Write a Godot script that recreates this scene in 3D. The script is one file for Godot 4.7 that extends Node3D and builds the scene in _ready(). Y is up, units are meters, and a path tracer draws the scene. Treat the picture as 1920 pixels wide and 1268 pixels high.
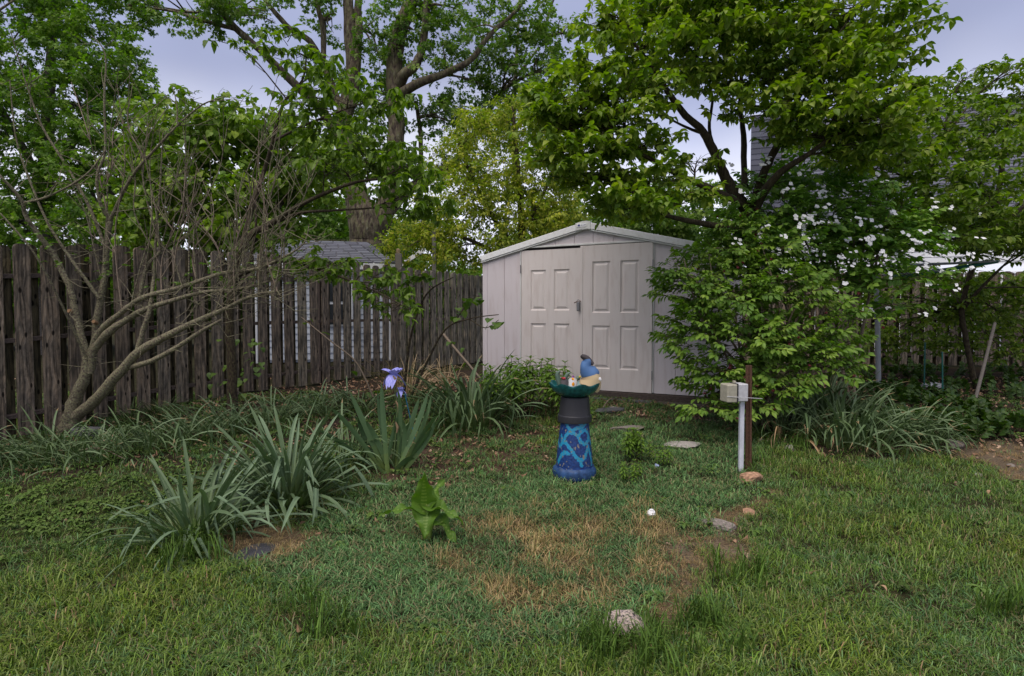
extends Node3D
# A back garden under an overcast sky. Units are metres, y up; the camera stands near the origin and looks along -z.

const F := 1160.0                      # focal length in photo pixels (1920 x 1268)
const EYE := Vector3(0, 1.45, 0)
const PITCH := -0.0422
var view := Basis(Vector3.RIGHT, PITCH)
var names := {}
var relief := FastNoiseLite.new()
var patch := FastNoiseLite.new()
var zones := []
var T := {}                            # shared textures
var M := {}                            # shared materials


# ---------------------------------------------------------------- mesh builder
class MB:
	var v := PackedVector3Array()
	var n := PackedVector3Array()
	var c := PackedColorArray()
	var t := PackedVector2Array()

	func tri3(a: Vector3, b: Vector3, d: Vector3, na: Vector3, nb: Vector3, nd: Vector3, ca: Color, ta := Vector2.ZERO, tb := Vector2.ZERO, td := Vector2.ZERO) -> void:
		# a, b, d run counter-clockwise seen from outside
		v.append(a); v.append(d); v.append(b)
		n.append(na); n.append(nd); n.append(nb)
		c.append(ca); c.append(ca); c.append(ca)
		t.append(ta); t.append(td); t.append(tb)

	func tri(a: Vector3, b: Vector3, d: Vector3, col := Color.WHITE) -> void:
		var m := (b - a).cross(d - a).normalized()
		tri3(a, b, d, m, m, m, col)

	func quad(a: Vector3, b: Vector3, d: Vector3, e: Vector3, col := Color.WHITE, uv := []) -> void:
		var m := (d - a).cross(e - b).normalized()
		if uv.size() == 4:
			tri3(a, b, d, m, m, m, col, uv[0], uv[1], uv[2])
			tri3(a, d, e, m, m, m, col, uv[0], uv[2], uv[3])
		else:
			tri3(a, b, d, m, m, m, col)
			tri3(a, d, e, m, m, m, col)

	func box(x: Transform3D, s: Vector3, bevel := 0.0, col := Color.WHITE) -> void:
		var h := s / 2
		var b: float = minf(bevel, minf(h.x, minf(h.y, h.z)) * 0.8)
		for axis in 3:
			for sg in [-1.0, 1.0]:
				var u := Vector3.ZERO
				var w := Vector3.ZERO
				var o := Vector3.ZERO
				o[axis] = sg * h[axis]
				u[(axis + 1) % 3] = (h[(axis + 1) % 3] - b)
				w[(axis + 2) % 3] = (h[(axis + 2) % 3] - b) * sg
				quad(x * (o - u - w), x * (o + u - w), x * (o + u + w), x * (o - u + w), col)
		if b <= 0.0:
			return
		for axis in 3:                       # edge bevels
			for s1 in [-1.0, 1.0]:
				for s2 in [-1.0, 1.0]:
					var a1 := (axis + 1) % 3
					var a2 := (axis + 2) % 3
					var p := Vector3.ZERO
					var q := Vector3.ZERO
					p[a1] = s1 * h[a1]
					p[a2] = s2 * (h[a2] - b)
					q[a1] = s1 * (h[a1] - b)
					q[a2] = s2 * h[a2]
					var e := Vector3.ZERO
					e[axis] = (h[axis] - b) * s1 * s2
					quad(x * (p - e), x * (p + e), x * (q + e), x * (q - e), col)
		for s1 in [-1.0, 1.0]:
			for s2 in [-1.0, 1.0]:
				for s3 in [-1.0, 1.0]:
					var k := Vector3(s1, s2, s3)
					var p1 := Vector3(s1 * h.x, s2 * (h.y - b), s3 * (h.z - b))
					var p2 := Vector3(s1 * (h.x - b), s2 * h.y, s3 * (h.z - b))
					var p3 := Vector3(s1 * (h.x - b), s2 * (h.y - b), s3 * h.z)
					if k.x * k.y * k.z > 0:
						tri(x * p1, x * p2, x * p3, col)
					else:
						tri(x * p1, x * p3, x * p2, col)

	func tube(pts: PackedVector3Array, rad: PackedFloat32Array, sides := 6, col := Color.WHITE, cap := true) -> void:
		var m := pts.size()
		if m < 2:
			return
		var dir := (pts[1] - pts[0]).normalized()
		var side := dir.cross(Vector3.UP if absf(dir.y) < 0.9 else Vector3.RIGHT).normalized()
		var rings := []
		var ns := []
		for i in m:
			var d2 := (pts[mini(i + 1, m - 1)] - pts[maxi(i - 1, 0)]).normalized()
			side = (side - d2 * side.dot(d2)).normalized()
			var up := side.cross(d2)
			var ring := PackedVector3Array()
			var nn := PackedVector3Array()
			for k in sides + 1:
				var a := TAU * k / sides
				var o := side * cos(a) + up * sin(a)
				ring.append(pts[i] + o * rad[i])
				nn.append(o)
			rings.append(ring)
			ns.append(nn)
		for i in m - 1:
			for k in sides:
				var a: Vector3 = rings[i][k]; var b: Vector3 = rings[i + 1][k]
				var d: Vector3 = rings[i + 1][k + 1]; var e: Vector3 = rings[i][k + 1]
				tri3(a, b, d, ns[i][k], ns[i + 1][k], ns[i + 1][k + 1], col)
				tri3(a, d, e, ns[i][k], ns[i + 1][k + 1], ns[i][k + 1], col)
		if cap:
			var tip := (pts[m - 1] - pts[m - 2]).normalized()
			for k in sides:
				tri3(pts[m - 1], rings[m - 1][k + 1], rings[m - 1][k], tip, tip, tip, col)

	func lathe(prof: Array, sides := 24, col := Color.WHITE, wave = null) -> void:
		var rows := []
		for i in prof.size():
			var row := PackedVector3Array()
			for k in sides + 1:
				var a := TAU * k / sides
				var p: Vector3 = Vector3(cos(a) * prof[i][0], prof[i][1], -sin(a) * prof[i][0])
				row.append(wave.call(p, a, i) if wave != null else p)
			rows.append(row)
		var nr := []
		for i in prof.size():
			var row := PackedVector3Array()
			for k in sides + 1:
				var du: Vector3 = rows[i][(k + 1) if k < sides else 1] - rows[i][(k - 1) if k > 0 else sides - 1]
				var dv: Vector3 = rows[mini(i + 1, prof.size() - 1)][k] - rows[maxi(i - 1, 0)][k]
				var m := du.cross(dv)
				row.append(m.normalized() if m.length() > 1e-9 else Vector3.UP)
			nr.append(row)
		for i in prof.size() - 1:
			for k in sides:
				var u0 := float(k) / sides; var u1 := float(k + 1) / sides
				var v0 := 1.0 - float(i) / (prof.size() - 1); var v1 := 1.0 - float(i + 1) / (prof.size() - 1)
				tri3(rows[i][k], rows[i][k + 1], rows[i + 1][k + 1], nr[i][k], nr[i][k + 1], nr[i + 1][k + 1], col, Vector2(u0, v0), Vector2(u1, v0), Vector2(u1, v1))
				tri3(rows[i][k], rows[i + 1][k + 1], rows[i + 1][k], nr[i][k], nr[i + 1][k + 1], nr[i + 1][k], col, Vector2(u0, v0), Vector2(u1, v1), Vector2(u0, v1))

	func mesh(m: Material = null) -> ArrayMesh:
		var a := []
		a.resize(Mesh.ARRAY_MAX)
		a[Mesh.ARRAY_VERTEX] = v
		a[Mesh.ARRAY_NORMAL] = n
		a[Mesh.ARRAY_COLOR] = c
		a[Mesh.ARRAY_TEX_UV] = t
		var out := ArrayMesh.new()
		out.add_surface_from_arrays(Mesh.PRIMITIVE_TRIANGLES, a)
		if m:
			out.surface_set_material(0, m)
		return out


# ---------------------------------------------------------------- small helpers
func seeded(k: int) -> RandomNumberGenerator:
	var r := RandomNumberGenerator.new()
	r.seed = k
	return r


func numbered(called: String) -> String:
	var k: int = names.get(called, -1) + 1
	names[called] = k
	return called if k == 0 else "%s_%03d" % [called, k]


func tag(o: Node, label: String, category: String, group := "", kind := "") -> Node:
	o.set_meta("label", label)
	if category:
		o.set_meta("category", category)
	if group:
		o.set_meta("group", group)
	if kind:
		o.set_meta("kind", kind)
	return o


func thing(called: String, label: String, category: String, at := Vector3.ZERO, turn := 0.0, group := "") -> Node3D:
	var o := Node3D.new()
	o.name = numbered(called)
	add_child(o)
	o.position = at
	o.rotation.y = turn
	tag(o, label, category, group)
	return o


func part(called: String, m: Mesh, mat: Material, parent: Node = null, x := Transform3D()) -> MeshInstance3D:
	var o := MeshInstance3D.new()
	o.name = called if parent else numbered(called)
	o.mesh = m
	if mat:
		o.material_override = mat
	o.transform = x
	(parent if parent else self).add_child(o, true)
	return o


func build(called: String, mb: MB, mat: Material, parent: Node = null, x := Transform3D()) -> MeshInstance3D:
	return part(called, mb.mesh(mat), null, parent, x)


func boxed(called: String, parent: Node, at: Vector3, size: Vector3, mat: Material, bevel := 0.004, basis := Basis()) -> MeshInstance3D:
	var mb := MB.new()
	mb.box(Transform3D(basis, at), size, bevel)
	return build(called, mb, mat, parent)


func ray(px: float, py: float) -> Vector3:
	return view * Vector3((px - 960.0) / F, (634.0 - py) / F, -1.0)


func at(px: float, py: float, depth: float) -> Vector3:
	var d := ray(px, py)
	return EYE + d * (depth / -d.z)


func height(x: float, z: float) -> float:
	var k := smoothstep(1.8, 8.2, -z)
	var near := clampf(1.0 - (absf(x) + absf(z)) / 40.0, 0.0, 1.0)
	return 0.385 * k + near * (0.025 * relief.get_noise_2d(x, z) + 0.012 * relief.get_noise_2d(x * 4.0, z * 4.0 + 90.0))


func on_ground(px: float, py: float) -> Vector3:
	var d := ray(px, py)
	var t := 5.0
	for i in 24:
		var p := EYE + d * t
		t += (p.y - height(p.x, p.z)) / -d.y * 0.8
		t = clampf(t, 0.5, 40.0)
	var q := EYE + d * t
	return Vector3(q.x, height(q.x, q.z), q.z)


func drop(x: float, z: float, dy := 0.0) -> Vector3:
	return Vector3(x, height(x, z) + dy, z)


func curve(pts: Array, sub := 4) -> Array:
	# Catmull-Rom through [Vector3, radius] pairs
	var ps := PackedVector3Array()
	var rs := PackedFloat32Array()
	var m := pts.size()
	for i in m - 1:
		var a: Vector3 = pts[maxi(i - 1, 0)][0]; var b: Vector3 = pts[i][0]; var d: Vector3 = pts[i + 1][0]; var e: Vector3 = pts[mini(i + 2, m - 1)][0]
		for k in sub:
			var t := float(k) / sub
			ps.append(b.cubic_interpolate(d, a, e, t))
			rs.append(lerpf(pts[i][1], pts[i + 1][1], t))
	ps.append(pts[m - 1][0])
	rs.append(pts[m - 1][1])
	return [ps, rs]


func limb_px(spec: Array) -> Array:
	# [px, py, depth, radius in px] -> [Vector3, radius]
	var out := []
	for s in spec:
		out.append([at(s[0], s[1], s[2]), s[3] * s[2] / F])
	return out


# ---------------------------------------------------------------- textures and materials
func grey_noise(key: String, freq: float, oct: int, lo: float, hi: float, kind := FastNoiseLite.TYPE_SIMPLEX_SMOOTH, size := 512) -> void:
	var f := FastNoiseLite.new()
	f.seed = key.hash() % 1000
	f.noise_type = kind
	f.frequency = freq
	f.fractal_octaves = oct
	var g := Gradient.new()
	g.set_color(0, Color(lo, lo, lo))
	g.set_color(1, Color(hi, hi, hi))
	var t := NoiseTexture2D.new()
	t.width = size
	t.height = size
	t.seamless = true
	t.noise = f
	t.color_ramp = g
	T[key] = t
	var b := NoiseTexture2D.new()
	b.width = size
	b.height = size
	b.seamless = true
	b.noise = f
	b.as_normal_map = true
	b.bump_strength = 6.0
	T[key + "_bump"] = b


func noisy(key: String, c: Color, tex: String, scale: Vector3, rough := 0.9, bump := 0.6, spec := 0.4) -> StandardMaterial3D:
	# c: linear base colour, the brightest tone of the pattern
	var m := StandardMaterial3D.new()
	m.resource_name = key
	m.albedo_color = c.linear_to_srgb()
	m.albedo_texture = T[tex]
	m.uv1_triplanar = true
	m.uv1_scale = scale
	m.roughness = rough
	m.metallic_specular = spec
	if bump > 0.0:
		m.normal_enabled = true
		m.normal_texture = T[tex + "_bump"]
		m.normal_scale = bump
	M[key] = m
	return m


func plain(key: String, c: Color, rough := 0.7, metal := 0.0, spec := 0.4) -> StandardMaterial3D:
	var m := StandardMaterial3D.new()
	m.resource_name = key
	m.albedo_color = c.linear_to_srgb()
	m.roughness = rough
	m.metallic = metal
	m.metallic_specular = spec
	M[key] = m
	return m


func leafy(key: String, back := Color(0.5, 0.6, 0.2), rough := 0.5, spec := 0.35) -> StandardMaterial3D:
	var m := StandardMaterial3D.new()
	m.resource_name = key
	m.vertex_color_use_as_albedo = true
	m.roughness = rough
	m.metallic_specular = spec
	m.backlight_enabled = true
	m.backlight = back
	m.cull_mode = BaseMaterial3D.CULL_DISABLED
	M[key] = m
	return m


func picture(key: String, w: int, h: int, fill: Callable) -> ImageTexture:
	var im := Image.create(w, h, false, Image.FORMAT_RGB8)
	for y in h:
		for x in w:
			im.set_pixel(x, y, fill.call(x, y))
	var t := ImageTexture.create_from_image(im)
	T[key] = t
	return t


func make_materials() -> void:
	grey_noise("fine", 0.035, 5, 0.55, 1.0)
	grey_noise("coarse", 0.008, 5, 0.5, 1.0)
	grey_noise("cells", 0.03, 3, 0.35, 1.0, FastNoiseLite.TYPE_CELLULAR)
	grey_noise("soft", 0.006, 4, 0.86, 1.0)
	var bf := FastNoiseLite.new()
	bf.seed = 21
	bf.frequency = 0.016
	bf.fractal_octaves = 5
	var bg := Gradient.new()
	bg.offsets = PackedFloat32Array([0.0, 0.32, 0.5, 0.66, 1.0])
	bg.colors = PackedColorArray([Color(0.22, 0.19, 0.17), Color(0.44, 0.39, 0.33), Color(0.62, 0.57, 0.47), Color(0.60, 0.60, 0.40), Color(0.86, 0.84, 0.78)])
	var bt := NoiseTexture2D.new()
	bt.width = 512
	bt.height = 512
	bt.seamless = true
	bt.noise = bf
	bt.color_ramp = bg
	T["bark"] = bt
	var bn := NoiseTexture2D.new()
	bn.width = 512
	bn.height = 512
	bn.seamless = true
	bn.noise = bf
	bn.as_normal_map = true
	bn.bump_strength = 12.0
	T["bark_bump"] = bn
	# weathered boards: four strips of grain with knots and cracks
	var f := FastNoiseLite.new()
	f.seed = 5
	f.frequency = 1.0
	f.fractal_octaves = 3
	var r := seeded(77)
	var knots := []
	for strip in 4:
		for k in 4:
			knots.append([strip, r.randf_range(0.2, 0.8), r.randf_range(0.0, 1.0), r.randf_range(0.05, 0.09)])
	picture("board", 512, 1024, func(x: int, y: int) -> Color:
		var strip: int = x / 128
		var u := (x % 128) / 128.0
		var w := y / 1024.0
		var warp := 0.0
		var dark := 0.0
		for k in knots:
			if k[0] == strip:
				var dy: float = (w - k[2]) * 9.0
				var dx: float = u - k[1]
				var q: float = sqrt(dx * dx + dy * dy * 0.35) / k[3]
				warp += 0.22 * exp(-q * q * 0.10) * signf(dx) * (1.0 - exp(-absf(dx) * 9.0))
				dark = maxf(dark, 1.0 - smoothstep(0.5, 1.25, q))
		var uu := u + warp + strip * 3.7
		var grain := f.get_noise_2d(uu * 6.0, w * 2.2 + strip * 9.0)
		var thin := f.get_noise_2d(uu * 34.0, w * 5.0)
		var stain := f.get_noise_2d(uu * 3.0 + 40.0, w * 7.0)
		var b := 0.70 + 0.30 * grain + 0.17 * thin + 0.28 * stain
		if thin < -0.4 and grain < 0.0:
			b *= 0.72
		b = clampf(b * (1.0 - 0.65 * dark), 0.16, 1.0)
		var warm := clampf(0.5 + 0.9 * stain, 0.0, 1.0)
		return Color(b, b * lerpf(0.99, 0.95, warm), b * lerpf(0.97, 0.88, warm)))
	for k in 7:
		var m := StandardMaterial3D.new()
		m.resource_name = "weathered_board"
		m.albedo_texture = T["board"]
		var base: Color = [Color(0.31, 0.265, 0.22), Color(0.27, 0.235, 0.20), Color(0.30, 0.27, 0.23), Color(0.33, 0.31, 0.26), Color(0.36, 0.345, 0.295), Color(0.42, 0.41, 0.36), Color(0.16, 0.145, 0.095)][k]  # last tone: algae green, also darkened as painted shade for back boards
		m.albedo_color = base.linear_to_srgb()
		m.roughness = 0.92
		m.metallic_specular = 0.3
		m.normal_enabled = true
		m.normal_texture = T["fine_bump"]
		m.normal_scale = 0.4
		M["board%d" % k] = m
	noisy("bark_grey", Color(0.24, 0.21, 0.185), "cells", Vector3(5, 1.6, 5), 0.95, 1.0)
	noisy("bark_maple", Color(0.36, 0.345, 0.365), "bark", Vector3(1.2, 0.3, 1.2), 0.95, 1.0)
	noisy("bark_bare", Color(0.52, 0.525, 0.56), "bark", Vector3(5, 5, 5), 0.92, 1.0)
	noisy("bark_dark", Color(0.17, 0.15, 0.145), "bark", Vector3(5, 2, 5), 0.95, 0.9)
	noisy("twig", Color(0.32, 0.25, 0.18), "fine", Vector3(6, 2, 6), 0.9, 0.4)
	var sf := FastNoiseLite.new()
	sf.seed = 31
	sf.frequency = 0.014
	sf.fractal_octaves = 5
	var sg := Gradient.new()
	sg.offsets = PackedFloat32Array([0.0, 0.3, 0.42, 1.0])
	sg.colors = PackedColorArray([Color(0.945, 0.93, 0.92), Color(0.972, 0.965, 0.96), Color(0.99, 0.988, 0.986), Color(1, 1, 1)])
	var stx := NoiseTexture2D.new()
	stx.width = 512
	stx.height = 512
	stx.seamless = true
	stx.noise = sf
	stx.color_ramp = sg
	T["stain"] = stx
	T["stain_bump"] = T["soft_bump"]
	noisy("shed_wall", Color(0.60, 0.55, 0.56), "stain", Vector3(1.3, 0.22, 1.3), 0.55, 0.05)
	noisy("shed_door", Color(0.64, 0.585, 0.555), "stain", Vector3(1.7, 0.3, 1.7), 0.5, 0.05)
	noisy("shed_trim", Color(0.74, 0.75, 0.72), "soft", Vector3(1.5, 1.5, 1.5), 0.5, 0.05)
	noisy("lichen_trim", Color(0.76, 0.77, 0.76), "stain", Vector3(2.2, 2.2, 2.2), 0.6, 0.1)
	plain("shed_inside", Color(0.05, 0.045, 0.045), 0.9)
	plain("hinge", Color(0.25, 0.25, 0.26), 0.5, 0.6)
	noisy("timber", Color(0.13, 0.10, 0.085), "fine", Vector3(1, 6, 6), 0.95, 0.8)
	noisy("stone", Color(0.34, 0.29, 0.25), "fine", Vector3(3, 3, 3), 0.95, 1.0)
	noisy("orange_rock", Color(0.62, 0.36, 0.22), "coarse", Vector3(6, 6, 6), 0.85, 0.8)
	noisy("white_rock", Color(0.55, 0.50, 0.45), "fine", Vector3(5, 5, 5), 0.9, 0.4)
	var spk := FastNoiseLite.new()
	spk.seed = 12
	spk.frequency = 0.045
	spk.fractal_octaves = 2
	var spg := Gradient.new()
	spg.offsets = PackedFloat32Array([0.0, 0.37, 0.41, 0.6, 1.0])
	spg.colors = PackedColorArray([Color(0.2, 0.19, 0.22), Color(0.3, 0.28, 0.31), Color(0.82, 0.78, 0.77), Color(0.9, 0.85, 0.80), Color(1, 0.93, 0.82)])
	var spt := NoiseTexture2D.new()
	spt.width = 512
	spt.height = 512
	spt.seamless = true
	spt.noise = spk
	spt.color_ramp = spg
	T["speckle"] = spt
	T["speckle_bump"] = T["fine_bump"]
	noisy("speckled_rock", Color(0.55, 0.505, 0.485), "speckle", Vector3(3.0, 3.0, 3.0), 0.9, 0.25)
	noisy("slate", Color(0.075, 0.075, 0.085), "fine", Vector3(4, 4, 4), 0.9, 0.8)
	noisy("block", Color(0.14, 0.14, 0.145), "fine", Vector3(8, 8, 8), 0.95, 0.9)
	plain("white_paint", Color(0.78, 0.79, 0.80), 0.5)
	plain("siding", Color(0.62, 0.66, 0.72), 0.55)
	plain("window_glass", Color(0.03, 0.035, 0.04), 0.08, 0.0, 0.6)
	noisy("brick", Color(0.42, 0.24, 0.17), "fine", Vector3(3, 6, 3), 0.95, 0.6)
	var sh := StandardMaterial3D.new()
	sh.resource_name = "shingle"
	sh.vertex_color_use_as_albedo = true
	sh.roughness = 0.95
	M["shingle"] = sh
	plain("black_plastic", Color(0.028, 0.028, 0.032), 0.45)
	noisy("teal_glaze", Color(0.02, 0.17, 0.17), "coarse", Vector3(6, 6, 6), 0.25, 0.2, 0.5)
	plain("tan_glaze", Color(0.62, 0.47, 0.27), 0.4)
	plain("denim_glaze", Color(0.10, 0.20, 0.40), 0.4)
	plain("boot_glaze", Color(0.06, 0.05, 0.05), 0.35)
	plain("white_glaze", Color(0.78, 0.76, 0.74), 0.3)
	plain("orange_glaze", Color(0.80, 0.30, 0.02), 0.35)
	plain("red_glaze", Color(0.38, 0.03, 0.04), 0.4)
	plain("grey_glaze", Color(0.11, 0.095, 0.095), 0.5)
	plain("sage_glaze", Color(0.10, 0.15, 0.11), 0.5)
	plain("purple_glaze", Color(0.25, 0.06, 0.28), 0.4)
	plain("yellow_glaze", Color(0.6, 0.45, 0.05), 0.4)
	noisy("pvc", Color(0.62, 0.64, 0.70), "soft", Vector3(4, 2, 4), 0.45, 0.0)
	noisy("box_grey", Color(0.55, 0.55, 0.56), "soft", Vector3(9, 9, 9), 0.5, 0.0)
	noisy("box_beige", Color(0.40, 0.375, 0.29), "soft", Vector3(9, 9, 9), 0.5, 0.0)
	noisy("rust", Color(0.15, 0.075, 0.045), "fine", Vector3(6, 3, 6), 0.9, 0.6)
	noisy("galvanised", Color(0.30, 0.32, 0.34), "soft", Vector3(6, 2, 6), 0.45, 0.0)
	plain("green_line", Color(0.02, 0.13, 0.10), 0.5)
	noisy("grey_pole", Color(0.26, 0.23, 0.20), "fine", Vector3(9, 2, 9), 0.85, 0.4)
	plain("blue_stake", Color(0.01, 0.10, 0.16), 0.4)
	plain("paper", Color(0.80, 0.80, 0.80), 0.8)
	plain("plastic_bag", Color(0.45, 0.46, 0.50), 0.35)
	plain("dark_vinyl", Color(0.05, 0.05, 0.055), 0.6)
	leafy("leaf_dogwood", Color(0.9, 1.0, 0.25), 0.42)
	leafy("leaf_maple", Color(0.8, 0.95, 0.3), 0.55)
	leafy("leaf_shrub", Color(0.8, 0.9, 0.25), 0.42)
	leafy("blade", Color(0.4, 0.5, 0.2), 0.5, 0.3)
	leafy("grass", Color(0.4, 0.5, 0.2), 0.6, 0.3)
	leafy("litter", Color(0.2, 0.16, 0.1), 0.85, 0.2)
	leafy("petal", Color(0.5, 0.5, 0.5), 0.6, 0.3)


# ---------------------------------------------------------------- leaves and sprays
const OVATE := [0.06, 0.72, 1.0, 0.68, 0.0]
const LANCE := [0.06, 0.8, 1.0, 0.6, 0.0]
const MAPLE := [[0.0, 0.0], [0.42, 0.02], [0.26, 0.24], [0.62, 0.5], [0.27, 0.52], [0.0, 1.0], [-0.27, 0.52], [-0.62, 0.5], [-0.26, 0.24], [-0.42, 0.02]]
const HEART := [[0.0, 0.06], [0.3, 0.0], [0.5, 0.25], [0.45, 0.55], [0.22, 0.85], [0.0, 1.05], [-0.22, 0.85], [-0.45, 0.55], [-0.5, 0.25], [-0.3, 0.0]]


func add_leaf(mb: MB, x: Transform3D, s: Dictionary) -> void:
	# s: L, W, fold, droop, shape, col; the leaf runs along +z, its upper face looks to +y
	var L: float = s.L
	var W: float = s.W
	var col: Color = s.col
	if s.shape == "fan_maple" or s.shape == "fan_heart":
		var o: Array = MAPLE if s.shape == "fan_maple" else HEART
		var cen := x * Vector3(0, 0, 0.4 * L)
		var ps := PackedVector3Array()
		for q in o:
			ps.append(x * Vector3(q[0] * W, s.fold * absf(q[0]) * W - s.droop * L * (q[1] * q[1]), q[1] * L))
		for i in ps.size():
			mb.tri(cen, ps[(i + 1) % ps.size()], ps[i], col)
		return
	var prof: Array = OVATE if s.shape == "ovate" else LANCE
	var pm := Vector3.ZERO
	var pl := Vector3.ZERO
	var pr := Vector3.ZERO
	for i in prof.size():
		var t := float(i) / (prof.size() - 1)
		var w: float = prof[i] * W * 0.5
		var base := Vector3(0, -s.droop * L * t * t, L * (t - 0.25 * s.droop * t * t))
		var m := x * base
		var l := x * (base + Vector3(-w, s.fold * w, 0))
		var rr := x * (base + Vector3(w, s.fold * w, 0))
		if i > 0:
			if i == prof.size() - 1:
				mb.tri(pl, pm, m, col)
				mb.tri(pm, pr, m, col)
			else:
				mb.quad(pl, pm, m, l, col)
				mb.quad(pm, pr, rr, m, col)
		pm = m
		pl = l
		pr = rr


func leaf_set(shape: String, L: float, W: float, fold: float, droop: float, cols: Array, r: RandomNumberGenerator) -> Array:
	var out := []
	for k in 6:
		var q := r.randf_range(0.8, 1.15)
		out.append({"shape": shape, "L": L * q, "W": W * q * r.randf_range(0.9, 1.1), "fold": fold * r.randf_range(0.5, 1.5), "droop": droop * r.randf_range(0.4, 1.6), "col": cols[k % cols.size()]})
	return out


func make_spray(kind: String, leaves: Array, n: int, twig: float, r: RandomNumberGenerator, mat: Material, twig_col := Color(0.07, 0.055, 0.03)) -> Dictionary:
	var mb := MB.new()
	var put := []
	var tip := Vector3(0, 0.06 * twig, twig)
	var bend := r.randf_range(-0.15, 0.15) * twig
	mb.tube(PackedVector3Array([Vector3.ZERO, Vector3(bend, 0.05 * twig, twig * 0.5), tip]), PackedFloat32Array([0.004, 0.003, 0.0015]), 3, twig_col, false)
	for i in n:
		var t := 0.0
		var yaw := 0.0
		var pitch := 0.0
		var roll := r.randf_range(-0.35, 0.35)
		match kind:
			"tiered":        # dogwood: most leaves gathered at the tip, hanging
				t = 1.0 if i < n / 2 + 1 else r.randf_range(0.35, 0.85)
				yaw = TAU * i / n + r.randf_range(-0.5, 0.5)
				pitch = r.randf_range(-0.25, 0.6)
			"opposite":
				t = 1.0 - 0.8 * float(i / 2) / maxf(1.0, n / 2.0)
				yaw = (0.85 if i % 2 == 0 else -0.85) + r.randf_range(-0.3, 0.3)
				if i < 2:
					yaw *= 0.5
				pitch = r.randf_range(-0.25, 0.35)
			_:               # loose
				t = r.randf_range(0.2, 1.0)
				yaw = r.randf_range(-2.4, 2.4)
				pitch = r.randf_range(-0.3, 1.1)
				roll = r.randf_range(-0.7, 0.7)
		var p := Vector3(bend * (1.0 - absf(2.0 * t - 1.0)), 0.055 * twig * t, twig * t)
		var b := Basis(Vector3.UP, yaw) * Basis(Vector3.RIGHT, pitch) * Basis(Vector3.BACK, roll)
		if kind == "loose":
			p += b * Vector3(0, 0, twig * r.randf_range(0.05, 0.3)) + Vector3(0, r.randf_range(-0.12, 0.12) * twig, 0)
		var x := Transform3D(b, p)
		var k := r.randi() % leaves.size()
		add_leaf(mb, x, leaves[k])
		put.append([x, k])
	return {"mesh": mb.mesh(mat), "put": put}


func scatter_mesh(parent: Node, called: String, mesh: Mesh, xs: Array, cols: Array, kind := "stuff") -> MultiMeshInstance3D:
	var mm := MultiMesh.new()
	mm.transform_format = MultiMesh.TRANSFORM_3D
	mm.use_colors = true
	mm.mesh = mesh
	mm.instance_count = xs.size()
	var buf := PackedFloat32Array()
	buf.resize(xs.size() * 16)
	for i in xs.size():
		var x: Transform3D = xs[i]
		var b := x.basis
		var o := x.origin
		var c: Color = cols[i]
		var k := i * 16
		buf[k] = b.x.x; buf[k + 1] = b.y.x; buf[k + 2] = b.z.x; buf[k + 3] = o.x
		buf[k + 4] = b.x.y; buf[k + 5] = b.y.y; buf[k + 6] = b.z.y; buf[k + 7] = o.y
		buf[k + 8] = b.x.z; buf[k + 9] = b.y.z; buf[k + 10] = b.z.z; buf[k + 11] = o.z
		buf[k + 12] = c.r; buf[k + 13] = c.g; buf[k + 14] = c.b; buf[k + 15] = 1.0
	mm.buffer = buf
	var o2 := MultiMeshInstance3D.new()
	o2.name = called if parent else numbered(called)
	o2.multimesh = mm
	(parent if parent else self).add_child(o2, true)
	if kind:
		o2.set_meta("kind", kind)
	return o2


func blobs_px(spec: Array) -> Array:
	# [px, py, depth, half width px, half height px, half depth m] -> {c, r}
	var out := []
	for s in spec:
		out.append({"c": at(s[0], s[1], s[2]), "r": Vector3(s[3] * s[2] / F, s[4] * s[2] / F, s[5])})
	return out


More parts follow.
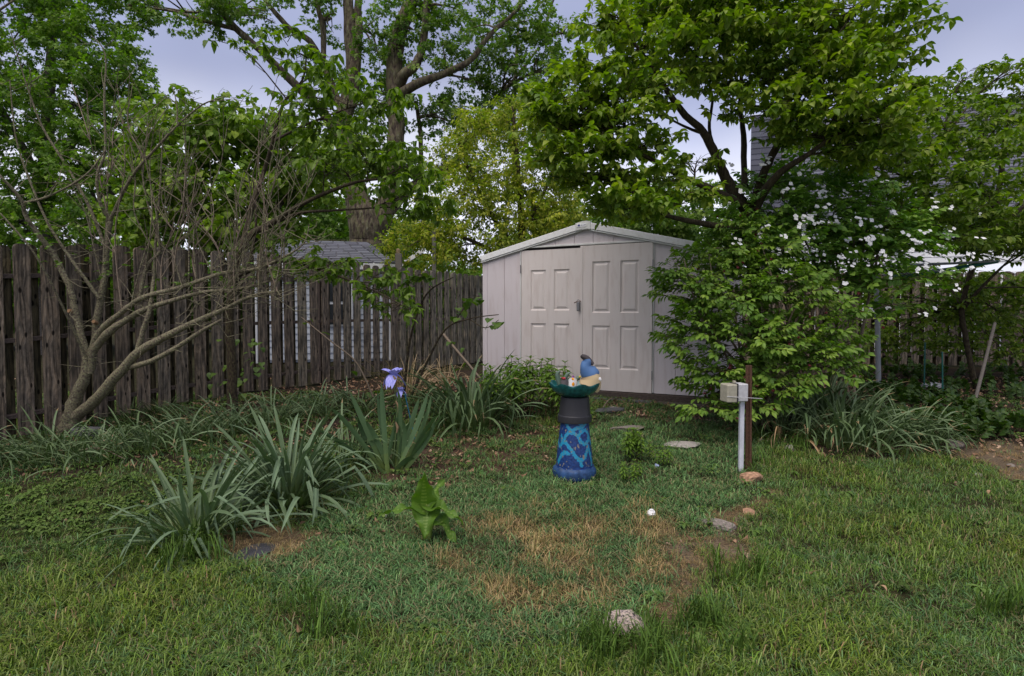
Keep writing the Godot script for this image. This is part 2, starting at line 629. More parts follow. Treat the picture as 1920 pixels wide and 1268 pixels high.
func crown(parent: Node3D, sprays: Array, leaves: Array, mat: Material, blobs: Array, count: int, r: RandomNumberGenerator, o := {}) -> void:
	# o: flat (0 any way up .. 1 level), size [lo, hi], gap (-1 none .. 1), gap_m, tint [Color, Color], singles
	var flat: float = o.get("flat", 0.5)
	var lo: float = o.get("lo", 0.8)
	var hi: float = o.get("hi", 1.2)
	var gap: float = o.get("gap", -0.15)
	var shell: float = o.get("shell", 0.45)
	var tint: Array = o.get("tint", [Color(0.72, 0.8, 0.85), Color(1.4, 1.25, 1.1)])
	var f := FastNoiseLite.new()
	f.seed = r.randi() % 10000
	f.frequency = 1.0 / float(o.get("gap_m", 0.8))
	var total := 0.0
	for b in blobs:
		total += pow(b.r.x * b.r.y * b.r.z, 0.72)
	var lists := []
	var tints := []
	for s in sprays:
		lists.append([])
		tints.append([])
	var all := []
	var inv := global_transform
	for b in blobs:
		var m := int(count * pow(b.r.x * b.r.y * b.r.z, 0.72) / total)
		var made := 0
		var tries := 0
		while made < m and tries < m * 4:
			tries += 1
			var d := Vector3(r.randfn(), r.randfn(), r.randfn()).normalized()
			var q := pow(r.randf(), shell)
			var p: Vector3 = b.c + d * b.r * q
			if f.get_noise_3dv(p) < gap:
				continue
			if p.y < height(p.x, p.z) + 0.04:
				continue
			made += 1
			var outward := Vector3(d.x, 0, d.z)
			if outward.length() < 0.05:
				outward = Vector3(1, 0, 0)
			var yaw := atan2(outward.x, outward.z) + r.randf_range(-1.1, 1.1)
			var wild := (1.0 - flat) * 1.2
			var basis := Basis(Vector3.UP, yaw) * Basis(Vector3.RIGHT, r.randf_range(-0.35, 0.3) - wild * r.randf_range(-0.2, 0.9) * (0.4 + d.y)) * Basis(Vector3.BACK, r.randf_range(-1, 1) * (0.3 + wild))
			basis = basis.scaled_local(Vector3.ONE * r.randf_range(lo, hi))
			var k := r.randi() % sprays.size()
			var tn: Color = tint[0].lerp(tint[1], r.randf())
			all.append([Transform3D(basis, p), k, tn, (p - EYE).length()])
	var singles: int = o.get("singles", 0)
	if singles > 0:                       # the sprays that stand nearest are given leaf by leaf
		all.sort_custom(func(a, b2): return a[3] < b2[3])
		var lm := []
		for s in leaves:
			var mb := MB.new()
			add_leaf(mb, Transform3D(), s)
			lm.append(mb.mesh(mat))
		var done := 0
		while done < singles and all.size() > 1:
			var a: Array = all.pop_at(r.randi() % mini(all.size(), 3 * singles / 4 + 10))
			for q in sprays[a[1]].put:
				part("leaf", lm[q[1]], null, parent, parent.transform.affine_inverse() * (a[0] * q[0]))
				done += 1
	for a in all:
		lists[a[1]].append(parent.transform.affine_inverse() * a[0])
		tints[a[1]].append(a[2])
	var fol := Node3D.new()
	fol.name = "crown"
	parent.add_child(fol, true)
	for k in sprays.size():
		scatter_mesh(fol, "foliage", sprays[k].mesh, lists[k], tints[k])


func twigs_into(mb: MB, blobs: Array, roots: PackedVector3Array, r: RandomNumberGenerator, thick: float, per: int, droop := 0.0) -> void:
	# a branch from the nearest limb into every clump, and twigs off it
	for b in blobs:
		var best := roots[0]
		var bd := 1e9
		for p in roots:
			var q: float = p.distance_to(b.c) + maxf(0.0, p.y - b.c.y) * 1.5
			if q < bd:
				bd = q
				best = p
		var far: Vector3 = b.c + Vector3(r.randf_range(-0.3, 0.3) * b.r.x, r.randf_range(-0.3, 0.3) * b.r.y, r.randf_range(-0.4, 0.4) * b.r.z)
		var mid := best.lerp(far, 0.5) + Vector3(r.randf_range(-0.1, 0.1), r.randf_range(0.0, 0.18), r.randf_range(-0.1, 0.1)) * bd
		var c := curve([[best, thick], [mid, thick * 0.65], [far, thick * 0.35]], 5)
		mb.tube(c[0], c[1], 5)
		for k in per:
			var i: int = r.randi_range(c[0].size() / 3, c[0].size() - 1)
			var s: Vector3 = c[0][i]
			var d := Vector3(r.randfn(), r.randfn() * 0.6, r.randfn()).normalized()
			var e: Vector3 = b.c + d * b.r * r.randf_range(0.6, 1.0)
			var m2 := s.lerp(e, 0.5) + Vector3(r.randf_range(-0.1, 0.1), r.randf_range(-0.02, 0.14) - droop, r.randf_range(-0.1, 0.1)) * s.distance_to(e)
			var c2 := curve([[s, c[1][i] * 0.6], [m2, c[1][i] * 0.4], [e, thick * 0.08]], 3)
			mb.tube(c2[0], c2[1], 4, Color.WHITE, false)


func limbs(parent: Node3D, specs: Array, mat: Material, sides := 9, wob := 0.06) -> PackedVector3Array:
	# the first is the trunk, the others limbs; returns points along them all
	var pts := PackedVector3Array()
	var k := 0
	for s in specs:
		var c := curve(limb_px(s), 5)
		var rr: PackedFloat32Array = c[1]
		for i in rr.size():
			rr[i] *= 1.0 + wob * relief.get_noise_2d(i * 37.0 + k * 11.0, k * 50.0)
		for i in c[0].size():
			c[0][i] += Vector3(relief.get_noise_2d(i * 23.0, k * 31.0), 0, relief.get_noise_2d(i * 29.0, k * 17.0 + 70.0)) * rr[i] * 0.35
		var mb := MB.new()
		mb.tube(c[0], rr, sides)
		build("trunk" if k == 0 else "limb", mb, mat, parent, parent.transform.affine_inverse())
		if k > 0 or specs.size() == 1:
			pts.append_array(c[0])
		k += 1
	return pts


func twig_part(parent: Node3D, mb: MB, mat: Material) -> void:
	var o := build("twigs", mb, mat, parent, parent.transform.affine_inverse())
	o.set_meta("kind", "stuff")


# ---------------------------------------------------------------- the ground
func zone(x: float, z: float) -> String:
	var p := Vector2(x + 0.3 * patch.get_noise_2d(x * 4.0, z * 4.0) + 0.12 * patch.get_noise_2d(x * 17.0, z * 17.0), z + 0.3 * patch.get_noise_2d(x * 4.0 + 50.0, z * 4.0) + 0.12 * patch.get_noise_2d(x * 17.0 + 9.0, z * 17.0))
	for q in zones:
		if q[2].has_point(p) and Geometry2D.is_point_in_polygon(p, q[1]):
			return q[0]
	return "lawn"


func make_zones() -> void:
	var spec := [
		["dirt", [[1325, 985], [1365, 960], [1405, 968], [1390, 1005], [1345, 1030], [1318, 1095], [1292, 1150], [1258, 1140], [1275, 1060]]], ["straw", [[1290, 985], [1370, 940], [1425, 930], [1430, 970], [1365, 1050], [1325, 1160], [1225, 1165], [1240, 1060]]],
		["dirt", [[1790, 838], [2050, 815], [2050, 930], [1900, 900], [1840, 872]]],
		["straw", [[405, 1015], [465, 968], [555, 985], [600, 1010], [560, 1052], [440, 1065]]],
		["dead", [[770, 1015], [930, 955], [1040, 990], [1190, 955], [1290, 1000], [1230, 1085], [1100, 1165], [950, 1150], [820, 1100]]],
		["litter", [[640, 880], [720, 840], [860, 800], [1010, 795], [1045, 850], [1010, 885], [880, 890], [790, 905], [690, 905]]],
		["litter", [[1110, 745], [1340, 748], [1420, 790], [1360, 815], [1240, 792], [1120, 775]]],
		["bed", [[1380, 770], [1440, 835], [1560, 868], [1790, 858], [1960, 832], [2400, 790], [2400, 690], [1500, 690]]],
		["bed", [[-700, 900], [-300, 850], [0, 818], [250, 775], [650, 715], [920, 690], [1040, 705], [1050, 790], [860, 800], [700, 800], [640, 865], [430, 882], [200, 892], [0, 905], [-500, 960]]],
		["clover", [[-500, 960], [0, 905], [420, 880], [640, 870], [640, 900], [520, 960], [430, 1000], [250, 1000], [-100, 1020], [-500, 1060]]],
		["fine", [[570, 1015], [690, 890], [1040, 870], [1110, 770], [1300, 790], [1430, 830], [1405, 930], [1380, 1010], [1260, 1130], [1200, 1190], [900, 1205], [620, 1150], [430, 1075]]],
	]
	for s in spec:
		var poly := PackedVector2Array()
		for q in s[1]:
			var p := on_ground(q[0], q[1])
			poly.append(Vector2(p.x, p.z))
		var box := Rect2(poly[0], Vector2.ZERO)
		for q in poly:
			box = box.expand(q)
		zones.append([s[0], poly, box])


func axis_steps(lo: float, hi: float, fine_lo: float, fine_hi: float, fine: float) -> PackedFloat32Array:
	var out := PackedFloat32Array()
	var x := fine_lo
	while x < fine_hi:
		out.append(x)
		x += fine
	out.append(fine_hi)
	var step := fine
	var e := fine_hi
	while e < hi:
		step *= 1.6
		e = minf(e + step, hi)
		out.append(e)
	step = fine
	e = fine_lo
	while e > lo:
		step *= 1.6
		e = maxf(e - step, lo)
		out.insert(0, e)
	return out


func make_ground() -> void:
	var xs := axis_steps(-160, 160, -6.5, 8.0, 0.07)
	var zs := axis_steps(-200, 60, -13.0, -1.2, 0.07)
	var tone := {"lawn": Color(0.05, 0.047, 0.022), "fine": Color(0.05, 0.052, 0.026), "dead": Color(0.10, 0.08, 0.042), "straw": Color(0.17, 0.12, 0.07), "dirt": Color(0.20, 0.15, 0.10), "litter": Color(0.10, 0.065, 0.045), "bed": Color(0.055, 0.04, 0.028), "clover": Color(0.06, 0.062, 0.025)}
	var st := SurfaceTool.new()
	st.begin(Mesh.PRIMITIVE_TRIANGLES)
	for z in zs:
		for x in xs:
			var c: Color = tone[zone(x, z)] if absf(x) < 9.0 and z > -14.0 else tone["lawn"]
			c = c * (1.0 + 0.35 * patch.get_noise_2d(x * 5.0, z * 5.0) + 0.2 * patch.get_noise_2d(x * 22.0, z * 22.0))
			st.set_color(Color(c.r, c.g, c.b))
			var b := 0.012 * relief.get_noise_2d(x * 20.0, z * 20.0) if absf(x) < 9.0 else 0.0
			st.set_normal(Vector3.UP)
			st.add_vertex(Vector3(x, height(x, z) + b, z))
	var w := xs.size()
	for j in zs.size() - 1:
		for i in w - 1:
			var a := j * w + i
			for k in [a, a + 1, a + w, a + 1, a + w + 1, a + w]:
				st.add_index(k)
	st.generate_normals()
	var m := noisy("soil", Color(1, 1, 1), "fine", Vector3(2.3, 2.3, 2.3), 0.97, 1.0, 0.2)
	m.vertex_color_use_as_albedo = true
	var mesh := st.commit()
	mesh.surface_set_material(0, m)
	var o := part("ground", mesh, null)
	tag(o, "uneven garden ground of soil, moss and bare dirt", "ground", "", "structure")


func blade_tuft(r: RandomNumberGenerator, n: int, spread: float, h0: float, h1: float, w: float, lean: float, cols: Array) -> ArrayMesh:
	var mb := MB.new()
	for i in n:
		var a := r.randf() * TAU
		var p := Vector3(cos(a), 0, sin(a)) * spread * sqrt(r.randf())
		var d := Vector3(r.randfn(), 0, r.randfn()).normalized()
		var s := d.cross(Vector3.UP)
		if r.randf() < 0.5:
			s = s.rotated(Vector3.UP, r.randf_range(-1, 1))
		var h := r.randf_range(h0, h1)
		var l := lean * r.randf_range(0.2, 1.4) * h
		var c: Color = cols[r.randi() % cols.size()]
		c = c * r.randf_range(0.6, 1.35)
		c.a = 1.0
		var q1 := p + d * l * 0.22 + Vector3(0, h * 0.5, 0)
		var q2 := p + d * l * 0.62 + Vector3(0, h * 0.85, 0)
		var q3 := p + d * l * 1.1 + Vector3(0, h * (1.0 - 0.25 * lean), 0)
		var hw := w * r.randf_range(0.6, 1.2) * 0.5
		mb.quad(p - s * hw, p + s * hw, q1 + s * hw, q1 - s * hw, c)
		mb.quad(q1 - s * hw, q1 + s * hw, q2 + s * hw * 0.7, q2 - s * hw * 0.7, c)
		mb.tri(q2 - s * hw * 0.7, q2 + s * hw * 0.7, q3, c)
	return mb.mesh(M["grass"])


func make_grass() -> void:
	var r := seeded(11)
	var green := [Color(0.085, 0.155, 0.014), Color(0.05, 0.10, 0.010), Color(0.115, 0.19, 0.03), Color(0.07, 0.14, 0.018), Color(0.055, 0.12, 0.03), Color(0.125, 0.18, 0.05)]
	var blue := [Color(0.065, 0.14, 0.05), Color(0.085, 0.17, 0.06), Color(0.115, 0.195, 0.07), Color(0.075, 0.15, 0.04), Color(0.20, 0.18, 0.09)]
	var tan := [Color(0.34, 0.235, 0.105), Color(0.28, 0.19, 0.085), Color(0.39, 0.29, 0.15), Color(0.20, 0.175, 0.065), Color(0.15, 0.15, 0.045)]
	var kinds := {
		"lawn": [blade_tuft(r, 26, 0.085, 0.018, 0.062, 0.0036, 0.9, green), blade_tuft(r, 26, 0.085, 0.012, 0.048, 0.0033, 1.5, green), blade_tuft(r, 24, 0.085, 0.02, 0.075, 0.004, 0.7, green + [Color(0.30, 0.24, 0.12)])],
		"fine": [blade_tuft(r, 22, 0.085, 0.015, 0.055, 0.0042, 1.5, blue), blade_tuft(r, 22, 0.085, 0.012, 0.04, 0.004, 2.0, blue)],
		"dead": [blade_tuft(r, 20, 0.05, 0.03, 0.10, 0.0028, 1.0, tan), blade_tuft(r, 26, 0.09, 0.012, 0.045, 0.0028, 2.2, tan), blade_tuft(r, 26, 0.09, 0.012, 0.04, 0.0028, 2.6, tan)],
		"tall": [blade_tuft(r, 14, 0.05, 0.08, 0.19, 0.006, 0.55, [Color(0.085, 0.15, 0.022), Color(0.07, 0.13, 0.025)])],
	}
	var xs := {}
	var cs := {}
	for k in kinds:
		xs[k] = []
		cs[k] = []
		for m in kinds[k]:
			xs[k].append([])
			cs[k].append([])
	var add := func(k: String, x: float, z: float, s: float, tint: Color) -> void:
		var i: int = r.randi() % kinds[k].size()
		xs[k][i].append(Transform3D(Basis(Vector3.UP, r.randf() * TAU).scaled(Vector3(s, s * r.randf_range(0.75, 1.25), s)), drop(x, z, -0.004)))
		cs[k][i].append(tint)
	for i in 30000:
		var d := 1.3 + 6.6 * pow(r.randf(), 1.15)
		var x := r.randf_range(-1.15, 1.15) * (d + 0.6)
		var zn := zone(x, -d)
		var n := patch.get_noise_2d(x * 1.6, -d * 1.6)
		var n2 := patch.get_noise_2d(x * 6.0 + 30, -d * 6.0)
		var br := 1.2 + 0.36 * n2
		match zn:
			"lawn":
				if n2 > -0.42 or r.randf() < 0.4:
					add.call("lawn", x, -d, r.randf_range(0.65, 1.2) * (1.0 + 0.6 * n), Color(br * (1.07 + 0.25 * n), br, br * (1.1 - 0.25 * n)))
				if r.randf() < 0.012:
					add.call("tall", x, -d, r.randf_range(0.4, 0.8), Color(1, 1, 1))
				if r.randf() < 0.22:
					add.call("fine", x, -d, 1.1, Color(1, 1, 1))
				if r.randf() < 0.10 + 0.4 * maxf(0.0, -n2):
					add.call("dead", x, -d, r.randf_range(0.4, 0.65), Color(0.85, 0.9, 0.85))
			"fine":
				if n2 > -0.35 or r.randf() < 0.5:
					add.call("fine", x, -d, r.randf_range(0.85, 1.3), Color(br, br, br))
				if r.randf() < 0.10:
					add.call("lawn", x, -d, r.randf_range(0.4, 0.7), Color(0.9, 1, 1.2))
				if r.randf() < 0.12:
					add.call("dead", x, -d, 0.6, Color(0.9, 0.9, 0.9))
			"dead":
				var dry := 0.62 + 1.1 * patch.get_noise_2d(x * 5.0 + 11.0, -d * 5.0)
				if r.randf() < dry:
					add.call("dead", x, -d, r.randf_range(0.5, 1.1) * (0.75 + 0.4 * dry), Color(br, br, br))
				else:
					add.call("fine", x, -d, r.randf_range(0.9, 1.3), Color(1, 1, 1))
			"straw":
				add.call("dead", x, -d, r.randf_range(0.4, 0.7), Color(br, br, br))
			"dirt":
				if r.randf() < 0.8:
					add.call("dead", x, -d, r.randf_range(0.3, 0.6), Color(1, 0.92, 0.85))
				if r.randf() < 0.05:
					add.call("fine", x, -d, 0.8, Color.WHITE)
			"litter":
				if patch.get_noise_2d(x * 7.0 + 3.0, -d * 7.0) > -0.12 and r.randf() < 0.75:
					add.call("fine", x, -d, r.randf_range(0.8, 1.3), Color(1, 1.05, 0.9))
				if r.randf() < 0.08:
					add.call("lawn", x, -d, 0.8, Color(0.9, 1, 1))
			"clover":
				if r.randf() < 0.85:
					add.call("lawn" if r.randf() < 0.6 else "fine", x, -d, r.randf_range(0.5, 1.0), Color(1, 1, 1))
			"bed":
				if r.randf() < (0.35 if x < 1.5 else 0.10):
					add.call("lawn" if r.randf() < 0.5 else "fine", x, -d, r.randf_range(0.7, 1.4), Color(0.9, 1, 1))
	# ranker tufts where the mower misses: round the stones and along the edge of the bed
	for s in [[385, 1045, 26, 60], [330, 1060, 10, 60], [1165, 1215, 16, 70], [1300, 1180, 14, 70], [1390, 1080, 14, 50], [1500, 845, 10, 40], [1250, 1240, 18, 110], [1120, 1230, 10, 60], [640, 1180, 10, 70], [560, 1150, 8, 60], [1420, 870, 6, 25], [1900, 1150, 10, 60]]:
		for i in s[2]:
			var p := on_ground(s[0] + r.randfn() * s[3] * 0.6, s[1] + r.randfn() * s[3] * 0.22)
			add.call("tall", p.x, p.z, r.randf_range(0.6, 1.1), Color(1, 1, 1))
	var said := {
		"lawn": ["lawn_grass", "yellow green lawn grass, unevenly mown", "grass"],
		"fine": ["creeping_grass", "short blue green creeping grass over the bed", "grass"],
		"dead": ["dead_grass", "dry straw coloured dead grass in patches", "dead grass"],
		"tall": ["rank_grass", "taller unmown grass tufts beside stones and bed edge", "grass"]}
	for k in kinds:
		var root := thing(said[k][0], said[k][1], said[k][2])
		root.set_meta("kind", "stuff")
		for i in kinds[k].size():
			scatter_mesh(root, "tufts", kinds[k][i], xs[k][i], cs[k][i])


func make_cover() -> void:
	var r := seeded(23)
	# dead leaves
	var lm := []
	for k in 3:
		var mb := MB.new()
		var cols: Array = [Color(0.30, 0.19, 0.12), Color(0.22, 0.13, 0.08), Color(0.36, 0.25, 0.17)]
		add_leaf(mb, Transform3D(Basis(), Vector3(0, 0, -0.02)), {"shape": "ovate", "L": 0.05, "W": 0.028, "fold": [0.9, -0.7, 0.3][k], "droop": [0.3, -0.5, 0.6][k], "col": cols[k]})
		lm.append(mb.mesh(M["litter"]))
	var xs := [[], [], []]
	var cs := [[], [], []]
	for i in 26000:
		var d := 1.6 + 8.4 * sqrt(r.randf())
		var x := r.randf_range(-1.05, 1.05) * (d + 0.4)
		var zn := zone(x, -d)
		var p := {"litter": 0.9, "bed": 0.62, "dirt": 0.35, "straw": 0.15, "fine": 0.035, "lawn": 0.025, "clover": 0.08, "dead": 0.03}[zn] as float
		if r.randf() > p:
			continue
		var k := r.randi() % 3
		var b := Basis(Vector3.UP, r.randf() * TAU) * Basis(Vector3.RIGHT, r.randf_range(-0.5, 0.5)) * Basis(Vector3.BACK, r.randf_range(-0.6, 0.6))
		xs[k].append(Transform3D(b.scaled_local(Vector3.ONE * r.randf_range(0.5, 1.15)), drop(x, -d, r.randf_range(0.004, 0.02))))
		var q := r.randf_range(0.6, 1.3)
		cs[k].append(Color(q, q, q))
	var root := thing("leaf_litter", "brown dead leaves scattered over the beds", "leaf litter")
	root.set_meta("kind", "stuff")
	for k in 3:
		scatter_mesh(root, "dead_leaves", lm[k], xs[k], cs[k])
	# clover and wild strawberry
	var mb2 := MB.new()
	for j in 9:
		var a := r.randf() * TAU
		var c := Vector3(cos(a), 0, sin(a)) * r.randf_range(0.01, 0.07)
		c.y = r.randf_range(0.02, 0.055)
		var col: Color = [Color(0.095, 0.16, 0.03), Color(0.075, 0.135, 0.024), Color(0.125, 0.185, 0.042)][j % 3]
		for t in 3:
			var b := Basis(Vector3.UP, a + t * TAU / 3.0) * Basis(Vector3.RIGHT, r.randf_range(-0.1, 0.5))
			add_leaf(mb2, Transform3D(b, c), {"shape": "fan_heart", "L": 0.022, "W": 0.024, "fold": 0.25, "droop": 0.2, "col": col})
	var cm := mb2.mesh(M["grass"])
	var cx := []
	var cc := []
	for i in 17000:
		var d := 2.2 + 6.0 * sqrt(r.randf())
		var x := r.randf_range(-1.05, 1.05) * (d + 0.4)
		var zn := zone(x, -d)
		var p := {"clover": 0.55, "bed": 0.12, "litter": 0.06, "fine": 0.04, "lawn": 0.02}.get(zn, 0.0) as float
		if x < 0 and zn == "lawn" and d > 3.0:
			p = 0.10
		if r.randf() > p or patch.get_noise_2d(x * 4.0, -d * 4.0 + 20) < -0.38:
			continue
		cx.append(Transform3D(Basis(Vector3.UP, r.randf() * TAU).scaled(Vector3.ONE * r.randf_range(0.5, 1.1)), drop(x, -d)))
		var q := r.randf_range(0.5, 1.05)
		cc.append(Color(q, q, q))
	tag(scatter_mesh(null, "clover", cm, cx, cc), "low clover and strawberry leaves covering the bed edge", "ground cover", "", "stuff")
	# flat broad-leaved rosettes in the turf
	var rm := MB.new()
	for j in 8:
		add_leaf(rm, Transform3D(Basis(Vector3.UP, j * TAU / 8.0 + r.randf_range(-0.3, 0.3)) * Basis(Vector3.RIGHT, -r.randf_range(0.15, 0.6)), Vector3(0, 0.008, 0)), {"shape": "ovate", "L": r.randf_range(0.045, 0.075), "W": 0.026, "fold": 0.35, "droop": 0.7, "col": [Color(0.085, 0.155, 0.03), Color(0.11, 0.18, 0.04)][j % 2]})
	var rx := []
	var rc := []
	for i in 420:
		var d := 1.8 + 4.5 * r.randf()
		var x := r.randf_range(-1.0, 1.0) * (d + 0.3)
		if patch.get_noise_2d(x * 2.0 + 70, -d * 2.0) < 0.08 or not zone(x, -d) in ["lawn", "fine", "clover"]:
			continue
		rx.append(Transform3D(Basis(Vector3.UP, r.randf() * TAU).scaled(Vector3.ONE * r.randf_range(0.5, 1.1)), drop(x, -d, 0.012)))
		rc.append(Color.WHITE * r.randf_range(0.75, 1.15))
	tag(scatter_mesh(null, "lawn_weeds", rm.mesh(M["grass"]), rx, rc), "flat broad-leaved weed rosettes dotted through the turf", "weeds", "", "stuff")
	# knee-high weeds in the dim bed under the clothes line
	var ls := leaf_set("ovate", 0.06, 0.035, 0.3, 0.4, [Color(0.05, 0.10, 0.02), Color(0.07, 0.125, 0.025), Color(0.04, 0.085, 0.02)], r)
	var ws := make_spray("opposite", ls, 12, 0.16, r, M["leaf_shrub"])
	var wx := []
	var wc := []
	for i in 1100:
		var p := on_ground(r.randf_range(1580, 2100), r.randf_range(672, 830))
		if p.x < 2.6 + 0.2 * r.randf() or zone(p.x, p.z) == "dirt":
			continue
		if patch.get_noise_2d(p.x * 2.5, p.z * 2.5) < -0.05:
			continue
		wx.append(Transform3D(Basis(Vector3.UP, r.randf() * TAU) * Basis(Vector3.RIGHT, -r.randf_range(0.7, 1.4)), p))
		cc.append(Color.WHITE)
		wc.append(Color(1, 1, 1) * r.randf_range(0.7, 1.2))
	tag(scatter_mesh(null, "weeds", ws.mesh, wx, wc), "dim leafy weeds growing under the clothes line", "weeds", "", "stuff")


# ---------------------------------------------------------------- fences
func picket_meshes() -> Array:
	var out := []
	for k in 4:
		var mb := MB.new()
		var w := 0.07
		var h := 1.80
		var t := 0.011
		var outline := [Vector2(-w, 0), Vector2(w, 0), Vector2(w, h - 0.035), Vector2(w * 0.82, h - 0.012), Vector2(w * 0.4, h), Vector2(-w * 0.4, h), Vector2(-w * 0.82, h - 0.012), Vector2(-w, h - 0.035)]
		for side in [1.0, -1.0]:
			for i in range(1, outline.size() - 1):
				var a: Vector2 = outline[0]; var b: Vector2 = outline[i]; var c: Vector2 = outline[i + 1]
				var uv := func(p: Vector2) -> Vector2: return Vector2((k + 0.06 + 0.88 * (p.x * side + w) / (2 * w)) * 0.25, 1.0 - p.y / h * 0.98)
				var pa := Vector3(a.x, a.y, t * side); var pb := Vector3(b.x, b.y, t * side); var pc := Vector3(c.x, c.y, t * side)
				var nn := Vector3(0, 0, side)
				if side > 0:
					mb.tri3(pa, pb, pc, nn, nn, nn, Color.WHITE, uv.call(a), uv.call(b), uv.call(c))
				else:
					mb.tri3(pa, pc, pb, nn, nn, nn, Color.WHITE, uv.call(a), uv.call(c), uv.call(b))
		for i in outline.size():
			var a: Vector2 = outline[i]; var b: Vector2 = outline[(i + 1) % outline.size()]
			var u0 := Vector2(k * 0.25 + 0.1, 1.0 - a.y / h); var u1 := Vector2(k * 0.25 + 0.12, 1.0 - b.y / h)
			mb.quad(Vector3(a.x, a.y, t), Vector3(a.x, a.y, -t), Vector3(b.x, b.y, -t), Vector3(b.x, b.y, t), Color.WHITE, [u0, u0, u1, u1])
		out.append(mb.mesh())
	return out


func make_fence(called: String, label: String, p0: Vector2, p1: Vector2, tone: Callable, seed_: int, pm: Array) -> Node3D:
	# shadow-box fence: boards on both faces of the rails, staggered
	var r := seeded(seed_)
	var d := (p1 - p0)
	var len := d.length()
	d /= len
	var yaw := atan2(-d.y, d.x)
	var base := Vector3(p0.x, height(p0.x, p0.y), p0.y)
	var o := thing(called, label, "fence", base, yaw)
	var inv := o.transform.affine_inverse()
	var pitch := 0.224
	var n := int(len / pitch)
	for i in n:
		for back in 2:
			var s := (i + 0.5 * back) * pitch + r.randf_range(-0.008, 0.008)
			var w := p0 + d * s
			var y := height(w.x, w.y) + 0.03 + r.randf_range(-0.015, 0.015) - base.y
			var mi := part("picket", pm[r.randi() % 4], M["board%d" % (tone.call(s / len, r) if back == 0 or s / len > 0.62 else 6)], o, Transform3D(Basis(Vector3.BACK, r.randfn() * 0.006) * Basis(Vector3.UP, r.randfn() * 0.02), Vector3(s, y, 0.05 if back == 0 else -0.05)))  # recessed back boards mostly take the tone with shade painted in
			mi.scale.x = r.randf_range(0.94, 1.04)
	for y in [0.22, 0.93, 1.53]:
		var k := 0
		while k * 2.4 < len:
			var s0 := k * 2.4
			var s1 := minf(s0 + 2.392, len)
			var w0 := p0 + d * s0
			var w1 := p0 + d * s1
			var a := Vector3(s0, height(w0.x, w0.y) - base.y + y, 0)
			var b := Vector3(s1, height(w1.x, w1.y) - base.y + y, 0)
			var mb := MB.new()
			mb.box(Transform3D(Basis(Vector3.BACK, atan2(b.y - a.y, b.x - a.x)), (a + b) / 2), Vector3(a.distance_to(b), 0.042, 0.076), 0.003)
			build("rail", mb, M["timber"], o)
			k += 1
	var k2 := 0
	while k2 * 2.4 < len:
		var w := p0 + d * (k2 * 2.4)
		boxed("post", o, Vector3(k2 * 2.4 + 0.02, height(w.x, w.y) - base.y + 0.85, -0.108), Vector3(0.09, 1.8, 0.09), M["timber"])
		k2 += 1
	return o


# ---------------------------------------------------------------- shed
func panel_poly(mb: MB, pts: Array, depth: float) -> void:
	# flat polygon in x, y (counter-clockwise from the front), its front face at z = 0
	for i in range(1, pts.size() - 1):
		mb.tri(Vector3(pts[0].x, pts[0].y, 0), Vector3(pts[i].x, pts[i].y, 0), Vector3(pts[i + 1].x, pts[i + 1].y, 0))
	for i in pts.size():
		var a: Vector2 = pts[i]
		var b: Vector2 = pts[(i + 1) % pts.size()]
		mb.quad(Vector3(a.x, a.y, 0), Vector3(a.x, a.y, -depth), Vector3(b.x, b.y, -depth), Vector3(b.x, b.y, 0))


